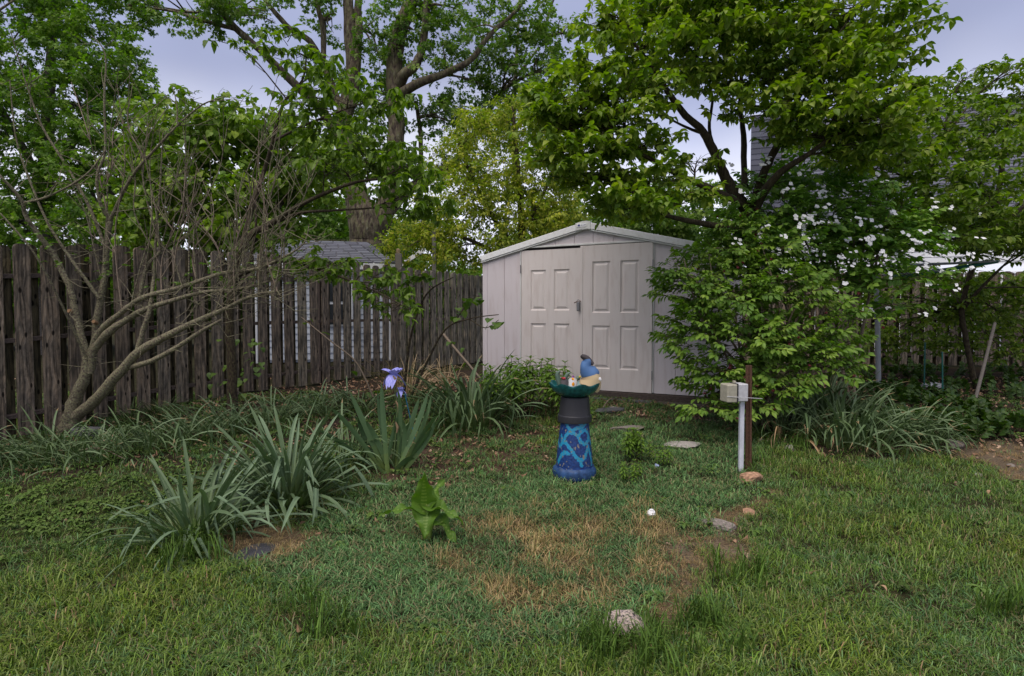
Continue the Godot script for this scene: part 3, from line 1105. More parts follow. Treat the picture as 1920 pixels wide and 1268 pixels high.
func door_leaf(parent: Node3D, x0: float, x1: float, y0: float, y1: float, z: float, panels: Array, called := "door") -> MeshInstance3D:
	# a slab whose panels are sunk: frame strips in front, moulded panels as children
	var mb := MB.new()
	var gx := [x0, panels[0][0], panels[0][1], panels[1][0], panels[1][1], x1]
	var gy := [y0, panels[2][0], panels[2][1], panels[3][0], panels[3][1], y1]
	for i in 5:
		for j in 5:
			if (i == 1 or i == 3) and (j == 1 or j == 3):
				continue
			mb.quad(Vector3(gx[i], gy[j], z), Vector3(gx[i + 1], gy[j], z), Vector3(gx[i + 1], gy[j + 1], z), Vector3(gx[i], gy[j + 1], z))
	var t := 0.045
	mb.quad(Vector3(x0, y0, z - t), Vector3(x0, y0, z), Vector3(x0, y1, z), Vector3(x0, y1, z - t))
	mb.quad(Vector3(x1, y0, z), Vector3(x1, y0, z - t), Vector3(x1, y1, z - t), Vector3(x1, y1, z))
	mb.quad(Vector3(x0, y1, z), Vector3(x1, y1, z), Vector3(x1, y1, z - t), Vector3(x0, y1, z - t))
	mb.quad(Vector3(x0, y0, z - t), Vector3(x1, y0, z - t), Vector3(x1, y0, z), Vector3(x0, y0, z))
	mb.quad(Vector3(x1, y0, z - t), Vector3(x0, y0, z - t), Vector3(x0, y1, z - t), Vector3(x1, y1, z - t))
	var o := build(called, mb, M["shed_door"], parent)
	for i in [1, 3]:
		for j in [1, 3]:
			var pb := MB.new()
			var rings := [[0.0, 0.0], [0.012, -0.013], [0.024, -0.014], [0.05, -0.003], [0.052, -0.003]]
			for k in rings.size() - 1:
				var a: float = rings[k][0]; var b: float = rings[k + 1][0]
				var za: float = z + rings[k][1]; var zb: float = z + rings[k + 1][1]
				var A := [Vector3(gx[i] + a, gy[j] + a, za), Vector3(gx[i + 1] - a, gy[j] + a, za), Vector3(gx[i + 1] - a, gy[j + 1] - a, za), Vector3(gx[i] + a, gy[j + 1] - a, za)]
				var B := [Vector3(gx[i] + b, gy[j] + b, zb), Vector3(gx[i + 1] - b, gy[j] + b, zb), Vector3(gx[i + 1] - b, gy[j + 1] - b, zb), Vector3(gx[i] + b, gy[j + 1] - b, zb)]
				for e in 4:
					pb.quad(A[e], A[(e + 1) % 4], B[(e + 1) % 4], B[e])
			var q := 0.052
			pb.quad(Vector3(gx[i] + q, gy[j] + q, z - 0.003), Vector3(gx[i + 1] - q, gy[j] + q, z - 0.003), Vector3(gx[i + 1] - q, gy[j + 1] - q, z - 0.003), Vector3(gx[i] + q, gy[j + 1] - q, z - 0.003))
			build("door_panel", pb, M["shed_door"], o)
	return o


func make_shed() -> void:
	var W := 3.05
	var DEEP := 2.5
	var EAVE := 1.70
	var PEAK := 2.06
	var o := thing("garden_shed", "off-white garden shed with double panelled doors and low gable roof", "shed", Vector3(-0.406, 0.47, -8.57), -0.4995)
	var top := func(x: float) -> float: return EAVE + (PEAK - EAVE) * (1.0 - absf(x - W / 2) / (W / 2))
	# walls: backing first, then the front panels with open seams between them
	var bk := MB.new()
	panel_poly(bk, [Vector2(0.02, 0.0), Vector2(W - 0.02, 0.0), Vector2(W - 0.02, EAVE), Vector2(W / 2, PEAK - 0.01), Vector2(0.02, EAVE)], 0.01)
	var x0 := 0.6
	build("wall_backing", bk, M["shed_inside"], o, Transform3D(Basis(), Vector3(0, 0, -0.05)))
	var seams := [0.0, 0.075, 0.345, 0.607, 0.856, 1.10, 1.37, 1.62, 1.89, 2.14, 2.388, 2.665, 2.93, W]
	for i in seams.size() - 1:
		var a: float = seams[i] + 0.0022
		var b: float = seams[i + 1] - 0.0022
		var low := 0.0
		if a > 0.6 and b < 2.39:
			low = 1.845
		var pts := [Vector2(a, low), Vector2(b, low), Vector2(b, top.call(b) - 0.03)]
		if a < W / 2 and b > W / 2:
			pts.append(Vector2(W / 2, PEAK - 0.03))
		pts.append(Vector2(a, top.call(a) - 0.03))
		var mb := MB.new()
		panel_poly(mb, pts, 0.02)
		build("wall_panel", mb, M["shed_wall"], o)
	for s in 2:                            # side walls and the back
		var k := 0
		var zz := 0.0
		while zz < DEEP - 0.1:
			var e := minf(zz + 0.27, DEEP - 0.03)
			boxed("wall_panel", o, Vector3(0.011 if s == 0 else W - 0.011, EAVE / 2 - 0.02, -(zz + e) / 2 - 0.024), Vector3(0.02, EAVE - 0.04, e - zz - 0.004), M["shed_wall"], 0.002)
			zz = e
			k += 1
	var bw := MB.new()
	panel_poly(bw, [Vector2(W - 0.025, 0), Vector2(0.025, 0), Vector2(0.025, EAVE - 0.03), Vector2(W / 2, PEAK - 0.05), Vector2(W - 0.025, EAVE - 0.03)], 0.0)
	build("back_wall", bw, M["shed_wall"], o, Transform3D(Basis(), Vector3(0, 0, -DEEP)))
	# door frame and doors
	boxed("door_head", o, Vector3(1.497, 1.832, 0.006), Vector3(1.80, 0.022, 0.03), M["shed_trim"], 0.003)
	for x in [0.598, 2.397]:
		boxed("door_jamb", o, Vector3(x, 0.91, 0.004), Vector3(0.014, 1.81, 0.02), M["shed_trim"], 0.003)
	var dl := door_leaf(o, 0.612, 1.455, 0.02, 1.79, 0.012, [[0.75, 0.973], [1.087, 1.307], [0.235, 0.83], [1.0, 1.53]])
	var dr := door_leaf(o, 1.46, 2.386, 0.0, 1.812, 0.024, [[1.62, 1.858], [1.987, 2.222], [0.27, 0.81], [0.97, 1.61]])
	boxed("astragal", dr, Vector3(1.478, 0.906, 0.027), Vector3(0.034, 1.80, 0.006), M["shed_door"], 0.002)
	for y in [0.22, 1.55]:
		boxed("hinge", dl, Vector3(0.606, y, 0.026), Vector3(0.012, 0.11, 0.014), M["hinge"], 0.004)
		boxed("hinge", dr, Vector3(2.392, y, 0.036), Vector3(0.012, 0.11, 0.014), M["hinge"], 0.004)
	var lock := thing("padlock", "grey metal padlock hanging on the shed doors", "padlock", o.transform * Vector3(1.445, 1.05, 0.05), -0.4995)
	boxed("body", lock, Vector3(0, 0, 0), Vector3(0.042, 0.12, 0.028), M["hinge"], 0.008)
	var sk := MB.new()
	var skp := PackedVector3Array()
	for i in 9:
		var a := PI * i / 8.0
		skp.append(Vector3(cos(a) * 0.017, 0.055 + sin(a) * 0.03, 0))
	var skr := PackedFloat32Array()
	skr.resize(9)
	skr.fill(0.0045)
	sk.tube(skp, skr, 6)
	build("shackle", sk, M["hinge"], lock)
	var hs := MB.new()
	hs.tube(PackedVector3Array([Vector3(-0.06, 0.045, -0.012), Vector3(-0.02, 0.058, 0.008), Vector3(0.03, 0.066, -0.012)]), PackedFloat32Array([0.006, 0.006, 0.006]), 6)
	build("hasp_pin", hs, M["rust"], lock)
	# roof
	for s in [-1.0, 1.0]:
		var run := W / 2 + 0.03
		var ang := atan2(PEAK - EAVE, W / 2)
		var slope := run / cos(ang)
		var mid := Vector3(W / 2 + s * run / 2, PEAK + 0.022 - tan(ang) * run / 2, -DEEP / 2 + 0.005)
		boxed("roof_panel", o, mid, Vector3(slope, 0.03, DEEP + 0.04), M["lichen_trim"], 0.004, Basis(Vector3.BACK, -s * ang))
		var fm := MB.new()
		var fx := Transform3D(Basis(Vector3.BACK, -s * ang), Vector3(W / 2 + s * (run / 2 + 0.02), PEAK + 0.012 - tan(ang) * (run / 2 + 0.02), 0.034))
		fm.box(fx, Vector3(slope - 0.1, 0.076, 0.012), 0.004)
		build("fascia", fm, M["lichen_trim"], o)
		var fl := MB.new()
		fl.box(fx * Transform3D(Basis(), Vector3(0, -0.05, -0.014)), Vector3(slope - 0.06, 0.022, 0.024), 0.006)
		build("rake_trim", fl, M["shed_trim"], o)
	var cap := MB.new()
	var cl := [Vector2(W / 2 - 0.125, PEAK - 0.055), Vector2(W / 2 - 0.05, PEAK - 0.038), Vector2(W / 2 + 0.03, PEAK - 0.036), Vector2(W / 2 + 0.075, PEAK - 0.046), Vector2(W / 2 + 0.075, PEAK + 0.048), Vector2(W / 2 + 0.02, PEAK + 0.06), Vector2(W / 2 - 0.04, PEAK + 0.056), Vector2(W / 2 - 0.125, PEAK + 0.036)]
	panel_poly(cap, cl, 0.02)
	var cap_o := build("ridge_cap", cap, M["shed_trim"], o, Transform3D(Basis(), Vector3(0, 0, 0.046)))
	# maker's mark: a blue drop and a thin grey word bar with end ticks
	var plaque := boxed("name_plate", o, Vector3(W / 2 - 0.045, PEAK + 0.008, 0.0485), Vector3(0.125, 0.042, 0.004), M["white_paint"], 0.001)
	plain("mark_blue", Color(0.03, 0.03, 0.22), 0.4)
	plain("mark_grey", Color(0.16, 0.17, 0.24), 0.5)
	var drop_m := MB.new()
	for k in 12:
		var a := TAU * k / 12.0
		var b := TAU * (k + 1) / 12.0
		drop_m.tri(Vector3(0, 0, 0), Vector3(cos(a) * 0.015, sin(a) * 0.013, 0), Vector3(cos(b) * 0.015, sin(b) * 0.013, 0))
	build("mark", drop_m, M["mark_blue"], plaque, Transform3D(Basis(), Vector3(W / 2 - 0.075, PEAK + 0.006, 0.0512)))
	for q in [[-0.045, 0.009, 0.007, 0.014], [-0.033, 0.008, 0.006, 0.008], [-0.024, 0.009, 0.006, 0.008], [-0.015, 0.009, 0.006, 0.009], [-0.006, 0.010, 0.006, 0.009], [0.006, 0.013, 0.008, 0.014], [-0.097, 0.006, 0.008, 0.006]]:
		boxed("mark", plaque, Vector3(W / 2 + q[0], PEAK + q[1] - 0.002, 0.0510), Vector3(q[2], q[3], 0.001), M["mark_grey"], 0.0)
	# base timbers
	boxed("sill_beam", o, Vector3(W / 2, -0.055, 0.0), Vector3(W + 0.02, 0.09, 0.07), M["timber"], 0.006)
	boxed("floor_skirt", o, Vector3(W / 2, -0.12, -DEEP / 2), Vector3(W - 0.05, 0.1, DEEP - 0.1), M["timber"], 0.006)
	for i in 2:
		var tb := thing("landscape_timber", ["grey landscape timber lying below the shed doors", "broken timber end beside the shed door threshold"][i], "timber", o.transform * Vector3([1.75, 2.75][i], -0.115, 0.13), -0.4995 + [0.01, -0.03][i])
		boxed("timber", tb, Vector3.ZERO, Vector3([1.35, 0.55][i], 0.075, 0.10), M["block"] if i == 0 else M["timber"], 0.012)


# ---------------------------------------------------------------- neighbouring buildings
func shingles(parent: Node3D, o: Vector3, u: Vector3, w: Vector3, lu: float, lw: float, course: float, tab: float, base: Color, r: RandomNumberGenerator) -> void:
	# u along the eave, w up the slope (unit vectors); every shingle a thin wedge
	var mb := MB.new()
	var nrm := u.cross(w).normalized()
	if nrm.y < 0:
		nrm = -nrm
	var rows := int(lw / course)
	for j in rows:
		var s := -r.randf() * tab
		while s < lu:
			var a := maxf(s, 0.0)
			var b := minf(s + tab * r.randf_range(0.85, 1.15), lu)
			s = b if s >= 0 else s + tab
			b = minf(maxf(b, a + 0.02), lu)
			var q := r.randf_range(0.7, 1.25)
			var c := Color(base.r * q, base.g * q, base.b * q * r.randf_range(0.97, 1.06))
			var p0 := o + u * a + w * (j * course - r.randf() * 0.008) + nrm * 0.022
			var p1 := o + u * (b - 0.004) + w * (j * course - r.randf() * 0.008) + nrm * 0.022
			var p2 := o + u * (b - 0.004) + w * ((j + 1) * course + 0.02) + nrm * 0.004
			var p3 := o + u * a + w * ((j + 1) * course + 0.02) + nrm * 0.004
			mb.quad(p0, p1, p2, p3, c)
			mb.quad(p0 - nrm * 0.02, p1 - nrm * 0.02, p1, p0, c)
			if s >= lu - 0.01:
				break
	var k := build("shingles", mb, M["shingle"], parent)
	k.set_meta("kind", "stuff")


func make_garage() -> void:
	# small outbuilding beyond the board fence; local x to the right, z towards us
	var r := seeded(41)
	var o := thing("neighbour_outbuilding", "small pale clapboard outbuilding with grey shingle roof beyond the fence", "outbuilding", at(735, 690, 13.2) * Vector3(1, 0, 1) + Vector3(0, 0.4, 0), 0.22)
	var W := 2.8
	var D := 3.2
	var E := 1.95
	boxed("wall", o, Vector3(-W / 2, E / 2, -D / 2), Vector3(W - 0.06, E, D - 0.06), M["siding"], 0.01)
	for j in 15:
		var y := 0.12 + j * 0.135
		boxed("siding_board", o, Vector3(-W / 2, y, -0.012), Vector3(W - 0.1, 0.13, 0.03), M["siding"], 0.004, Basis(Vector3.RIGHT, -0.1))
		boxed("siding_board", o, Vector3(-0.012, y, -D / 2), Vector3(0.03, 0.13, D - 0.1), M["siding"], 0.004, Basis(Vector3.BACK, -0.1))
	for x in [-W + 0.06, -1.6, -0.7, -0.05]:
		boxed("corner_board", o, Vector3(x, E / 2, 0.018), Vector3(0.11, E, 0.04), M["white_paint"], 0.005)
	var win := boxed("window", o, Vector3(-1.15, 1.25, 0.02), Vector3(0.7, 1.0, 0.04), M["white_paint"], 0.006)
	boxed("pane", win, Vector3(-1.15, 1.48, 0.045), Vector3(0.56, 0.42, 0.012), M["window_glass"], 0.0)
	boxed("pane", win, Vector3(-1.15, 1.0, 0.045), Vector3(0.56, 0.42, 0.012), M["window_glass"], 0.0)
	boxed("eave_board", o, Vector3(-W / 2, E + 0.05, 0.16), Vector3(W + 0.3, 0.14, 0.04), M["white_paint"], 0.006)
	boxed("soffit", o, Vector3(-W / 2, E + 0.0, 0.07), Vector3(W + 0.2, 0.02, 0.16), M["white_paint"], 0.0)
	boxed("eave_board", o, Vector3(0.16, E + 0.05, -D / 2), Vector3(0.04, 0.14, D + 0.3), M["white_paint"], 0.006)
	var rise := 0.62
	var half := D / 2 + 0.18
	var slope := Vector3(0, rise, -half).normalized()
	var ls := Vector2(rise, half).length()
	# a hipped roof: front slope narrows towards the ridge, plus the end slope
	var deck := MB.new()
	var A := Vector3(-W - 0.18, E + 0.11, 0.18); var B := Vector3(0.18, E + 0.11, 0.18)
	var C := Vector3(0.18, E + 0.11, -D - 0.18); var Dd := Vector3(-W - 0.18, E + 0.11, -D - 0.18)
	var R0 := Vector3(-W + 0.5, E + 0.11 + rise, -D / 2); var R1 := Vector3(-0.5, E + 0.11 + rise, -D / 2)
	deck.quad(A, B, R1, R0, Color(0.09, 0.09, 0.10))
	deck.quad(C, Dd, R0, R1, Color(0.09, 0.09, 0.10))
	deck.tri(B, C, R1, Color(0.09, 0.09, 0.10))
	deck.tri(Dd, A, R0, Color(0.09, 0.09, 0.10))
	build("roof_deck", deck, M["shingle"], o)
	# courses: strips cut along the hips
	var mb := MB.new()
	var n := int(ls / 0.14)
	for j in n:
		for f in 2:
			var t0 := float(j) / n
			var t1 := float(j + 1) / n + 0.01
			var a0: Vector3; var a1: Vector3; var b0: Vector3; var b1: Vector3
			if f == 0:
				a0 = A.lerp(R0, t0); a1 = B.lerp(R1, t0); b0 = A.lerp(R0, t1); b1 = B.lerp(R1, t1)
			else:
				a0 = B.lerp(R1, t0); a1 = C.lerp(R1, t0); b0 = B.lerp(R1, t1); b1 = C.lerp(R1, t1)
			var len := a0.distance_to(a1)
			var k := maxi(1, int(len / 0.26))
			for i in k:
				var s0 := float(i) / k
				var s1 := float(i + 1) / k - 0.01
				var q := r.randf_range(0.7, 1.3)
				var col := Color(0.12 * q, 0.124 * q, 0.145 * q)
				var up := Vector3(0, 0.03, 0)
				mb.quad(a0.lerp(a1, s0) + up, a0.lerp(a1, s1) + up, b0.lerp(b1, s1) + up * 0.3, b0.lerp(b1, s0) + up * 0.3, col)
				mb.quad(a0.lerp(a1, s0) - up * 0.1, a0.lerp(a1, s1) - up * 0.1, a0.lerp(a1, s1) + up, a0.lerp(a1, s0) + up, col)
	var sh := build("shingles", mb, M["shingle"], o)
	sh.set_meta("kind", "stuff")
	# a smaller white gabled roof edge just past it
	boxed("rake_board", o, Vector3(0.45, E + 0.34, -1.6), Vector3(0.9, 0.09, 0.05), M["white_paint"], 0.005, Basis(Vector3.BACK, 0.6))


func make_house() -> void:
	var r := seeded(43)
	var o := thing("neighbour_house", "large house with grey shingle roof and shingled chimney behind the dogwood", "house", at(1408, 690, 17.0) * Vector3(1, 0, 1) + Vector3(0, 0.4, 0), -0.36)
	# local: x to the right, z towards us; gable roof with its ridge along x
	var E := 3.4
	var W := 13.0
	var D := 8.0
	boxed("wall", o, Vector3(W / 2 + 0.6, E / 2, -D / 2), Vector3(W - 0.1, E, D), M["siding"], 0.01)
	for j in 24:
		boxed("siding_board", o, Vector3(W / 2 + 0.65, 0.1 + j * 0.14, 0.012), Vector3(W - 0.1, 0.135, 0.03), M["white_paint"], 0.004, Basis(Vector3.RIGHT, -0.1))
	var rise := 3.9
	var half := D / 2 + 0.3
	var w := Vector3(0, rise, -half).normalized()
	var ls := Vector2(rise, half).length()
	var deck := MB.new()
	deck.quad(Vector3(0.6, E + 0.02, 0.3), Vector3(W + 0.7, E + 0.02, 0.3), Vector3(W + 0.7, E + rise + 0.02, -D / 2), Vector3(0.6, E + rise + 0.02, -D / 2), Color(0.1, 0.1, 0.115))
	deck.quad(Vector3(W + 0.7, E + 0.02, -D - 0.3), Vector3(0.6, E + 0.02, -D - 0.3), Vector3(0.6, E + rise + 0.02, -D / 2), Vector3(W + 0.7, E + rise + 0.02, -D / 2), Color(0.1, 0.1, 0.115))
	build("roof_deck", deck, M["shingle"], o)
	shingles(o, Vector3(0.6, E + 0.03, 0.3), Vector3.RIGHT, w, W + 0.1, ls, 0.15, 0.45, Color(0.09, 0.094, 0.115), r)
	var gb := MB.new()
	gb.tri(Vector3(0.7, E, -D), Vector3(0.7, E, 0), Vector3(0.7, E + rise - 0.25, -D / 2))
	build("gable", gb, M["siding"], o)
	boxed("gutter", o, Vector3(W / 2 + 0.65, E - 0.02, 0.33), Vector3(W + 0.1, 0.12, 0.1), M["white_paint"], 0.02)
	# chimney stack clad in shingles, brick at its side
	var ch := boxed("chimney", o, Vector3(0.28, 4.05, 0.15), Vector3(0.74, 4.4, 0.72), M["siding"], 0.01)
	var cr := MB.new()
	for j in 30:
		for i in 3:
			var q := r.randf_range(0.75, 1.25)
			cr.box(Transform3D(Basis(Vector3.RIGHT, -0.08), Vector3(0.28 + (i - 1) * 0.25, 1.95 + j * 0.145, 0.525)), Vector3(0.243, 0.15, 0.02), 0.0, Color(0.085 * q, 0.09 * q, 0.115 * q))
	var cs := build("shingles", cr, M["shingle"], ch)
	cs.set_meta("kind", "stuff")
	for j in 22:
		for i in 3:
			boxed("brick", ch, Vector3(0.66, 4.55 + j * 0.078, -0.12 + i * 0.225 + (0.06 if j % 2 else 0.0)), Vector3(0.03, 0.068, 0.205), M["brick"], 0.004)
	boxed("vent", ch, Vector3(0.5, 4.62, 0.545), Vector3(0.28, 0.16, 0.03), M["dark_vinyl"], 0.004)
	# low white porch roof seen over the far fence
	var pr := thing("porch_roof", "low white porch roof edge over the dim board fence", "porch roof", at(1850, 512, 13.6), -0.1)
	boxed("fascia", pr, Vector3(0.9, 0.0, 0), Vector3(3.0, 0.07, 0.05), M["white_paint"], 0.006)
	boxed("roof_sheet", pr, Vector3(0.9, 0.13, -0.55), Vector3(3.1, 0.03, 1.2), M["siding"], 0.004, Basis(Vector3.RIGHT, 0.24))
	for x in [-0.5, 0.9, 2.3]:
		boxed("post", pr, Vector3(x, -0.93, -0.06), Vector3(0.09, 1.76, 0.09), M["white_paint"], 0.006)


# ---------------------------------------------------------------- trees
func make_trees() -> void:
	var r := seeded(301)
	var mk := func(kind: String, shape: String, L: float, W: float, fold: float, droop: float, cols: Array, n: int, twig: float, mat: String) -> Array:
		var ls := leaf_set(shape, L, W, fold, droop, cols, r)
		var out := []
		for k in 3:
			out.append(make_spray(kind, ls, n, twig, r, M[mat]))
		return [out, ls]
	var maple: Array = mk.call("loose", "fan_maple", 0.10, 0.092, 0.2, 0.25, [Color(0.166, 0.267, 0.060), Color(0.132, 0.227, 0.050), Color(0.209, 0.306, 0.079)], 22, 0.36, "leaf_maple")
	var maple2: Array = mk.call("loose", "fan_maple", 0.085, 0.08, 0.2, 0.25, [Color(0.169, 0.286, 0.045), Color(0.130, 0.240, 0.038), Color(0.230, 0.342, 0.067)], 26, 0.36, "leaf_maple")
	var gold: Array = mk.call("loose", "lance", 0.10, 0.042, 0.3, 0.3, [Color(0.325, 0.373, 0.043), Color(0.255, 0.324, 0.043), Color(0.409, 0.421, 0.061)], 18, 0.34, "leaf_maple")
	var heart: Array = mk.call("loose", "fan_heart", 0.082, 0.086, 0.2, 0.25, [Color(0.168, 0.277, 0.033), Color(0.141, 0.234, 0.030), Color(0.224, 0.330, 0.045)], 10, 0.3, "leaf_shrub")
	var dog: Array = mk.call("tiered", "ovate", 0.088, 0.046, 0.3, 0.45, [Color(0.230, 0.332, 0.051), Color(0.174, 0.272, 0.046), Color(0.293, 0.383, 0.072)], 7, 0.16, "leaf_dogwood")

	var dog2: Array = mk.call("tiered", "ovate", 0.088, 0.046, 0.3, 0.5, [Color(0.145, 0.229, 0.038), Color(0.113, 0.187, 0.035), Color(0.189, 0.272, 0.053)], 7, 0.16, "leaf_dogwood")
	# --- big forked maple beyond the outbuilding
	var t := thing("maple_tree", "tall grey-barked maple with forked trunk rising behind the outbuilding", "tree", at(690, 690, 19.0) * Vector3(1, 0, 1) + Vector3(0, 0.4, 0))
	var z := 19.0
	var rt := limbs(t, [
		[[693, 720, z, 37.0], [690, 520, z, 35.3], [688, 440, z, 33.6], [684, 395, z, 28.6]],
		[[684, 430, z, 28.6], [676, 388, z, 25.2], [650, 298, z, 18.5], [646, 214, z, 15.1], [660, 148, z, 12.6], [656, 60, z, 10.9], [650, -60, z, 7.6]],
		[[660, 200, z, 10.1], [668, 120, z, 8.4], [672, 40, z, 7.6], [668, -50, z, 5.9]],
		[[694, 440, z, 25.2], [718, 405, z, 20.2], [738, 300, z, 16.0], [742, 193, z, 16.0], [740, 107, z, 15.1], [754, 40, z, 13.4], [785, -20, z, 10.9], [830, -80, z, 6.7]],
		[[742, 170, z, 10.9], [760, 138, z - 0.4, 10.1], [779, 122, z - 0.5, 8.4], [793, 85, z - 0.5, 7.6], [800, 0, z - 0.5, 5.9], [806, -60, z, 3.4]],
		[[744, 185, z, 10.9], [777, 160, z - 0.6, 8.4], [833, 138, z - 1, 6.7], [882, 113, z - 1.2, 5.5], [916, 68, z - 1.2, 4.2], [965, 23, z - 1.2, 3.4], [990, -10, z - 1.2, 2.5]],
		[[712, 415, z, 15.1], [755, 365, z + 0.6, 11.8], [803, 333, z + 1, 9.2], [860, 295, z + 1, 6.7], [916, 205, z + 1, 5.0], [962, 151, z + 1, 3.4], [1010, 90, z + 1, 1.7]],
		[[652, 290, z, 12.6], [606, 212, z - 0.5, 9.2], [545, 151, z - 1, 7.6], [492, 98, z - 1.4, 6.7], [439, 50, z - 1.6, 6.3], [390, -10, z - 1.8, 5.0], [350, -60, z - 2, 3.4]],
		[[440, 54, z - 1.6, 4.2], [378, 38, z - 2, 3.4], [314, 19, z - 2, 2.5], [230, 12, z - 2, 1.3]],
		[[646, 220, z, 7.6], [590, 90, z, 5.9], [545, 55, z - 0.2, 5.0], [503, 8, z - 0.4, 4.2], [480, -30, z - 0.4, 3.4]],
		[[606, 110, z, 5.0], [606, 60, z, 5.0], [598, 20, z, 4.2], [585, -30, z, 3.4]],
		[[965, 330, z + 1.5, 4.2], [963, 230, z + 1.5, 4.2], [968, 120, z + 1.5, 3.4], [972, 40, z + 1.5, 2.5]],
		[[790, 330, z + 0.5, 4.2], [788, 250, z + 0.5, 4.2], [780, 190, z + 0.5, 3.4]],
		[[1022, 70, z + 0.4, 2.9], [1030, 20, z + 0.4, 2.2], [1052, -30, z + 0.4, 1.3]],
	], M["bark_maple"], 10, 0.12)
	var bl := blobs_px([[330, 14, 17, 120, 42, 1.4], [450, 20, 17.4, 80, 45, 1.2], [250, 5, 17, 60, 25, 1.0], [560, -10, 18.8, 70, 30, 1.2], [620, 40, 19.2, 25, 40, 0.8], [702, 70, 19.4, 38, 90, 1.4], [700, 190, 19.6, 34, 60, 1.2], [690, 270, 19.8, 26, 45, 1.0], [830, 30, 19, 80, 60, 1.7], [920, 50, 18.4, 80, 60, 1.6], [1000, 60, 18.8, 50, 60, 1.4], [860, 130, 19, 90, 50, 1.6], [960, 150, 18.6, 80, 55, 1.6], [820, 220, 19.4, 60, 50, 1.4], [920, 230, 19.4, 80, 45, 1.5], [1030, 140, 19, 35, 60, 1.2], [1010, 210, 19.2, 50, 45, 1.2], [770, 320, 19.4, 40, 36, 1.2], [860, 310, 20, 50, 40, 1.2], [620, 150, 19.4, 22, 40, 0.8], [760, 60, 19.4, 40, 70, 1.3], [1060, 60, 19, 16, 30, 0.6]])
	var tm := MB.new()
	twigs_into(tm, bl, rt, r, 0.07, 9)
	twig_part(t, tm, M["bark_maple"])
	crown(t, maple[0], maple[1], M["leaf_maple"], bl, 1500, r, {"flat": 0.5, "lo": 0.6, "hi": 1.2, "gap": 0.04, "gap_m": 1.3, "shell": 0.5})

	# --- bushy maple over the fence
	t = thing("bushy_maple", "dense green maple crown towering over the dark board fence", "tree", at(80, 690, 15.5) * Vector3(1, 0, 1) + Vector3(0, 0.4, 0))
	z = 15.5
	rt = limbs(t, [[[92, 700, z, 17], [90, 470, z, 15], [86, 330, z, 13], [92, 180, z, 10], [100, 40, z, 6], [110, -80, z, 3]],
		[[88, 380, z, 9], [50, 290, z, 7], [0, 200, z, 5], [-40, 120, z, 3]], [[88, 330, z, 8], [150, 250, z, 6], [205, 180, z, 4], [235, 130, z, 2]],
		[[90, 430, z, 8], [180, 380, z - 0.5, 6], [250, 340, z - 0.8, 3]]], M["bark_grey"], 8, 0.1)
	bl = blobs_px([[40, 20, 15.5, 90, 70, 1.6], [140, 40, 15.5, 75, 60, 1.5], [190, 110, 15.2, 70, 60, 1.4], [60, 130, 15, 90, 60, 1.5], [235, 170, 15, 45, 50, 1.1], [140, 200, 14.8, 80, 60, 1.4], [20, 240, 15, 80, 70, 1.5], [230, 250, 14.8, 60, 50, 1.2], [110, 300, 14.6, 90, 60, 1.4], [10, 360, 15, 80, 60, 1.4], [200, 350, 14.6, 80, 60, 1.4], [80, 420, 14.4, 110, 50, 1.4], [220, 430, 14.4, 90, 45, 1.3], [-60, 200, 15, 60, 120, 1.4], [-60, 400, 15, 60, 80, 1.4], [270, 300, 14.8, 30, 40, 0.9], [100, -30, 15.6, 90, 50, 1.5], [-20, 490, 14.2, 120, 40, 1.2], [130, 500, 14.2, 110, 40, 1.2], [260, 490, 14.2, 90, 36, 1.1]])
	tm = MB.new()
	twigs_into(tm, bl, rt, r, 0.05, 7)
	twig_part(t, tm, M["bark_grey"])
	crown(t, maple2[0], maple2[1], M["leaf_maple"], bl, 3000, r, {"flat": 0.55, "lo": 0.6, "hi": 1.15, "gap": -0.08, "gap_m": 1.0, "shell": 0.4})

	# --- broad-leaved thicket tree just beyond the fence
	t = thing("redbud_tree", "round-leaved bushy tree crowding over the middle of the board fence", "tree", at(440, 690, 10.2) * Vector3(1, 0, 1) + Vector3(0, 0.4, 0))
	z = 10.2
	rt = limbs(t, [[[440, 740, z, 9], [436, 560, z, 8], [430, 440, z, 7], [420, 340, z, 5], [425, 250, z, 3]],
		[[434, 520, z, 6], [380, 420, z, 5], [330, 320, z, 4], [310, 240, z, 2]], [[434, 500, z, 6], [500, 420, z, 5], [560, 330, z, 3], [590, 280, z, 2]]], M["bark_grey"], 7)
	bl = blobs_px([[330, 260, 10, 70, 70, 0.9], [410, 240, 10, 70, 55, 0.9], [490, 250, 10.2, 70, 60, 0.9], [560, 280, 10.4, 60, 60, 0.9], [310, 350, 9.8, 70, 70, 0.8], [400, 350, 9.8, 90, 70, 0.9], [490, 360, 10, 80, 55, 0.9], [600, 350, 10.4, 60, 36, 0.8], [340, 430, 9.8, 90, 50, 0.8], [460, 440, 9.8, 90, 45, 0.8], [640, 300, 10.8, 40, 50, 0.7], [270, 420, 10, 50, 60, 0.7]])
	tm = MB.new()
	twigs_into(tm, bl, rt, r, 0.022, 7)
	twig_part(t, tm, M["bark_grey"])
	crown(t, heart[0], heart[1], M["leaf_shrub"], bl, 1350, r, {"flat": 0.6, "lo": 0.7, "hi": 1.2, "gap": -0.15, "gap_m": 0.7, "shell": 0.42})

	# --- yellow-green tree behind the shed
	t = thing("golden_tree", "yellow-green narrow-leaved tree standing behind the shed roof", "tree", at(960, 690, 13.6) * Vector3(1, 0, 1) + Vector3(0, 0.4, 0))
	z = 13.6
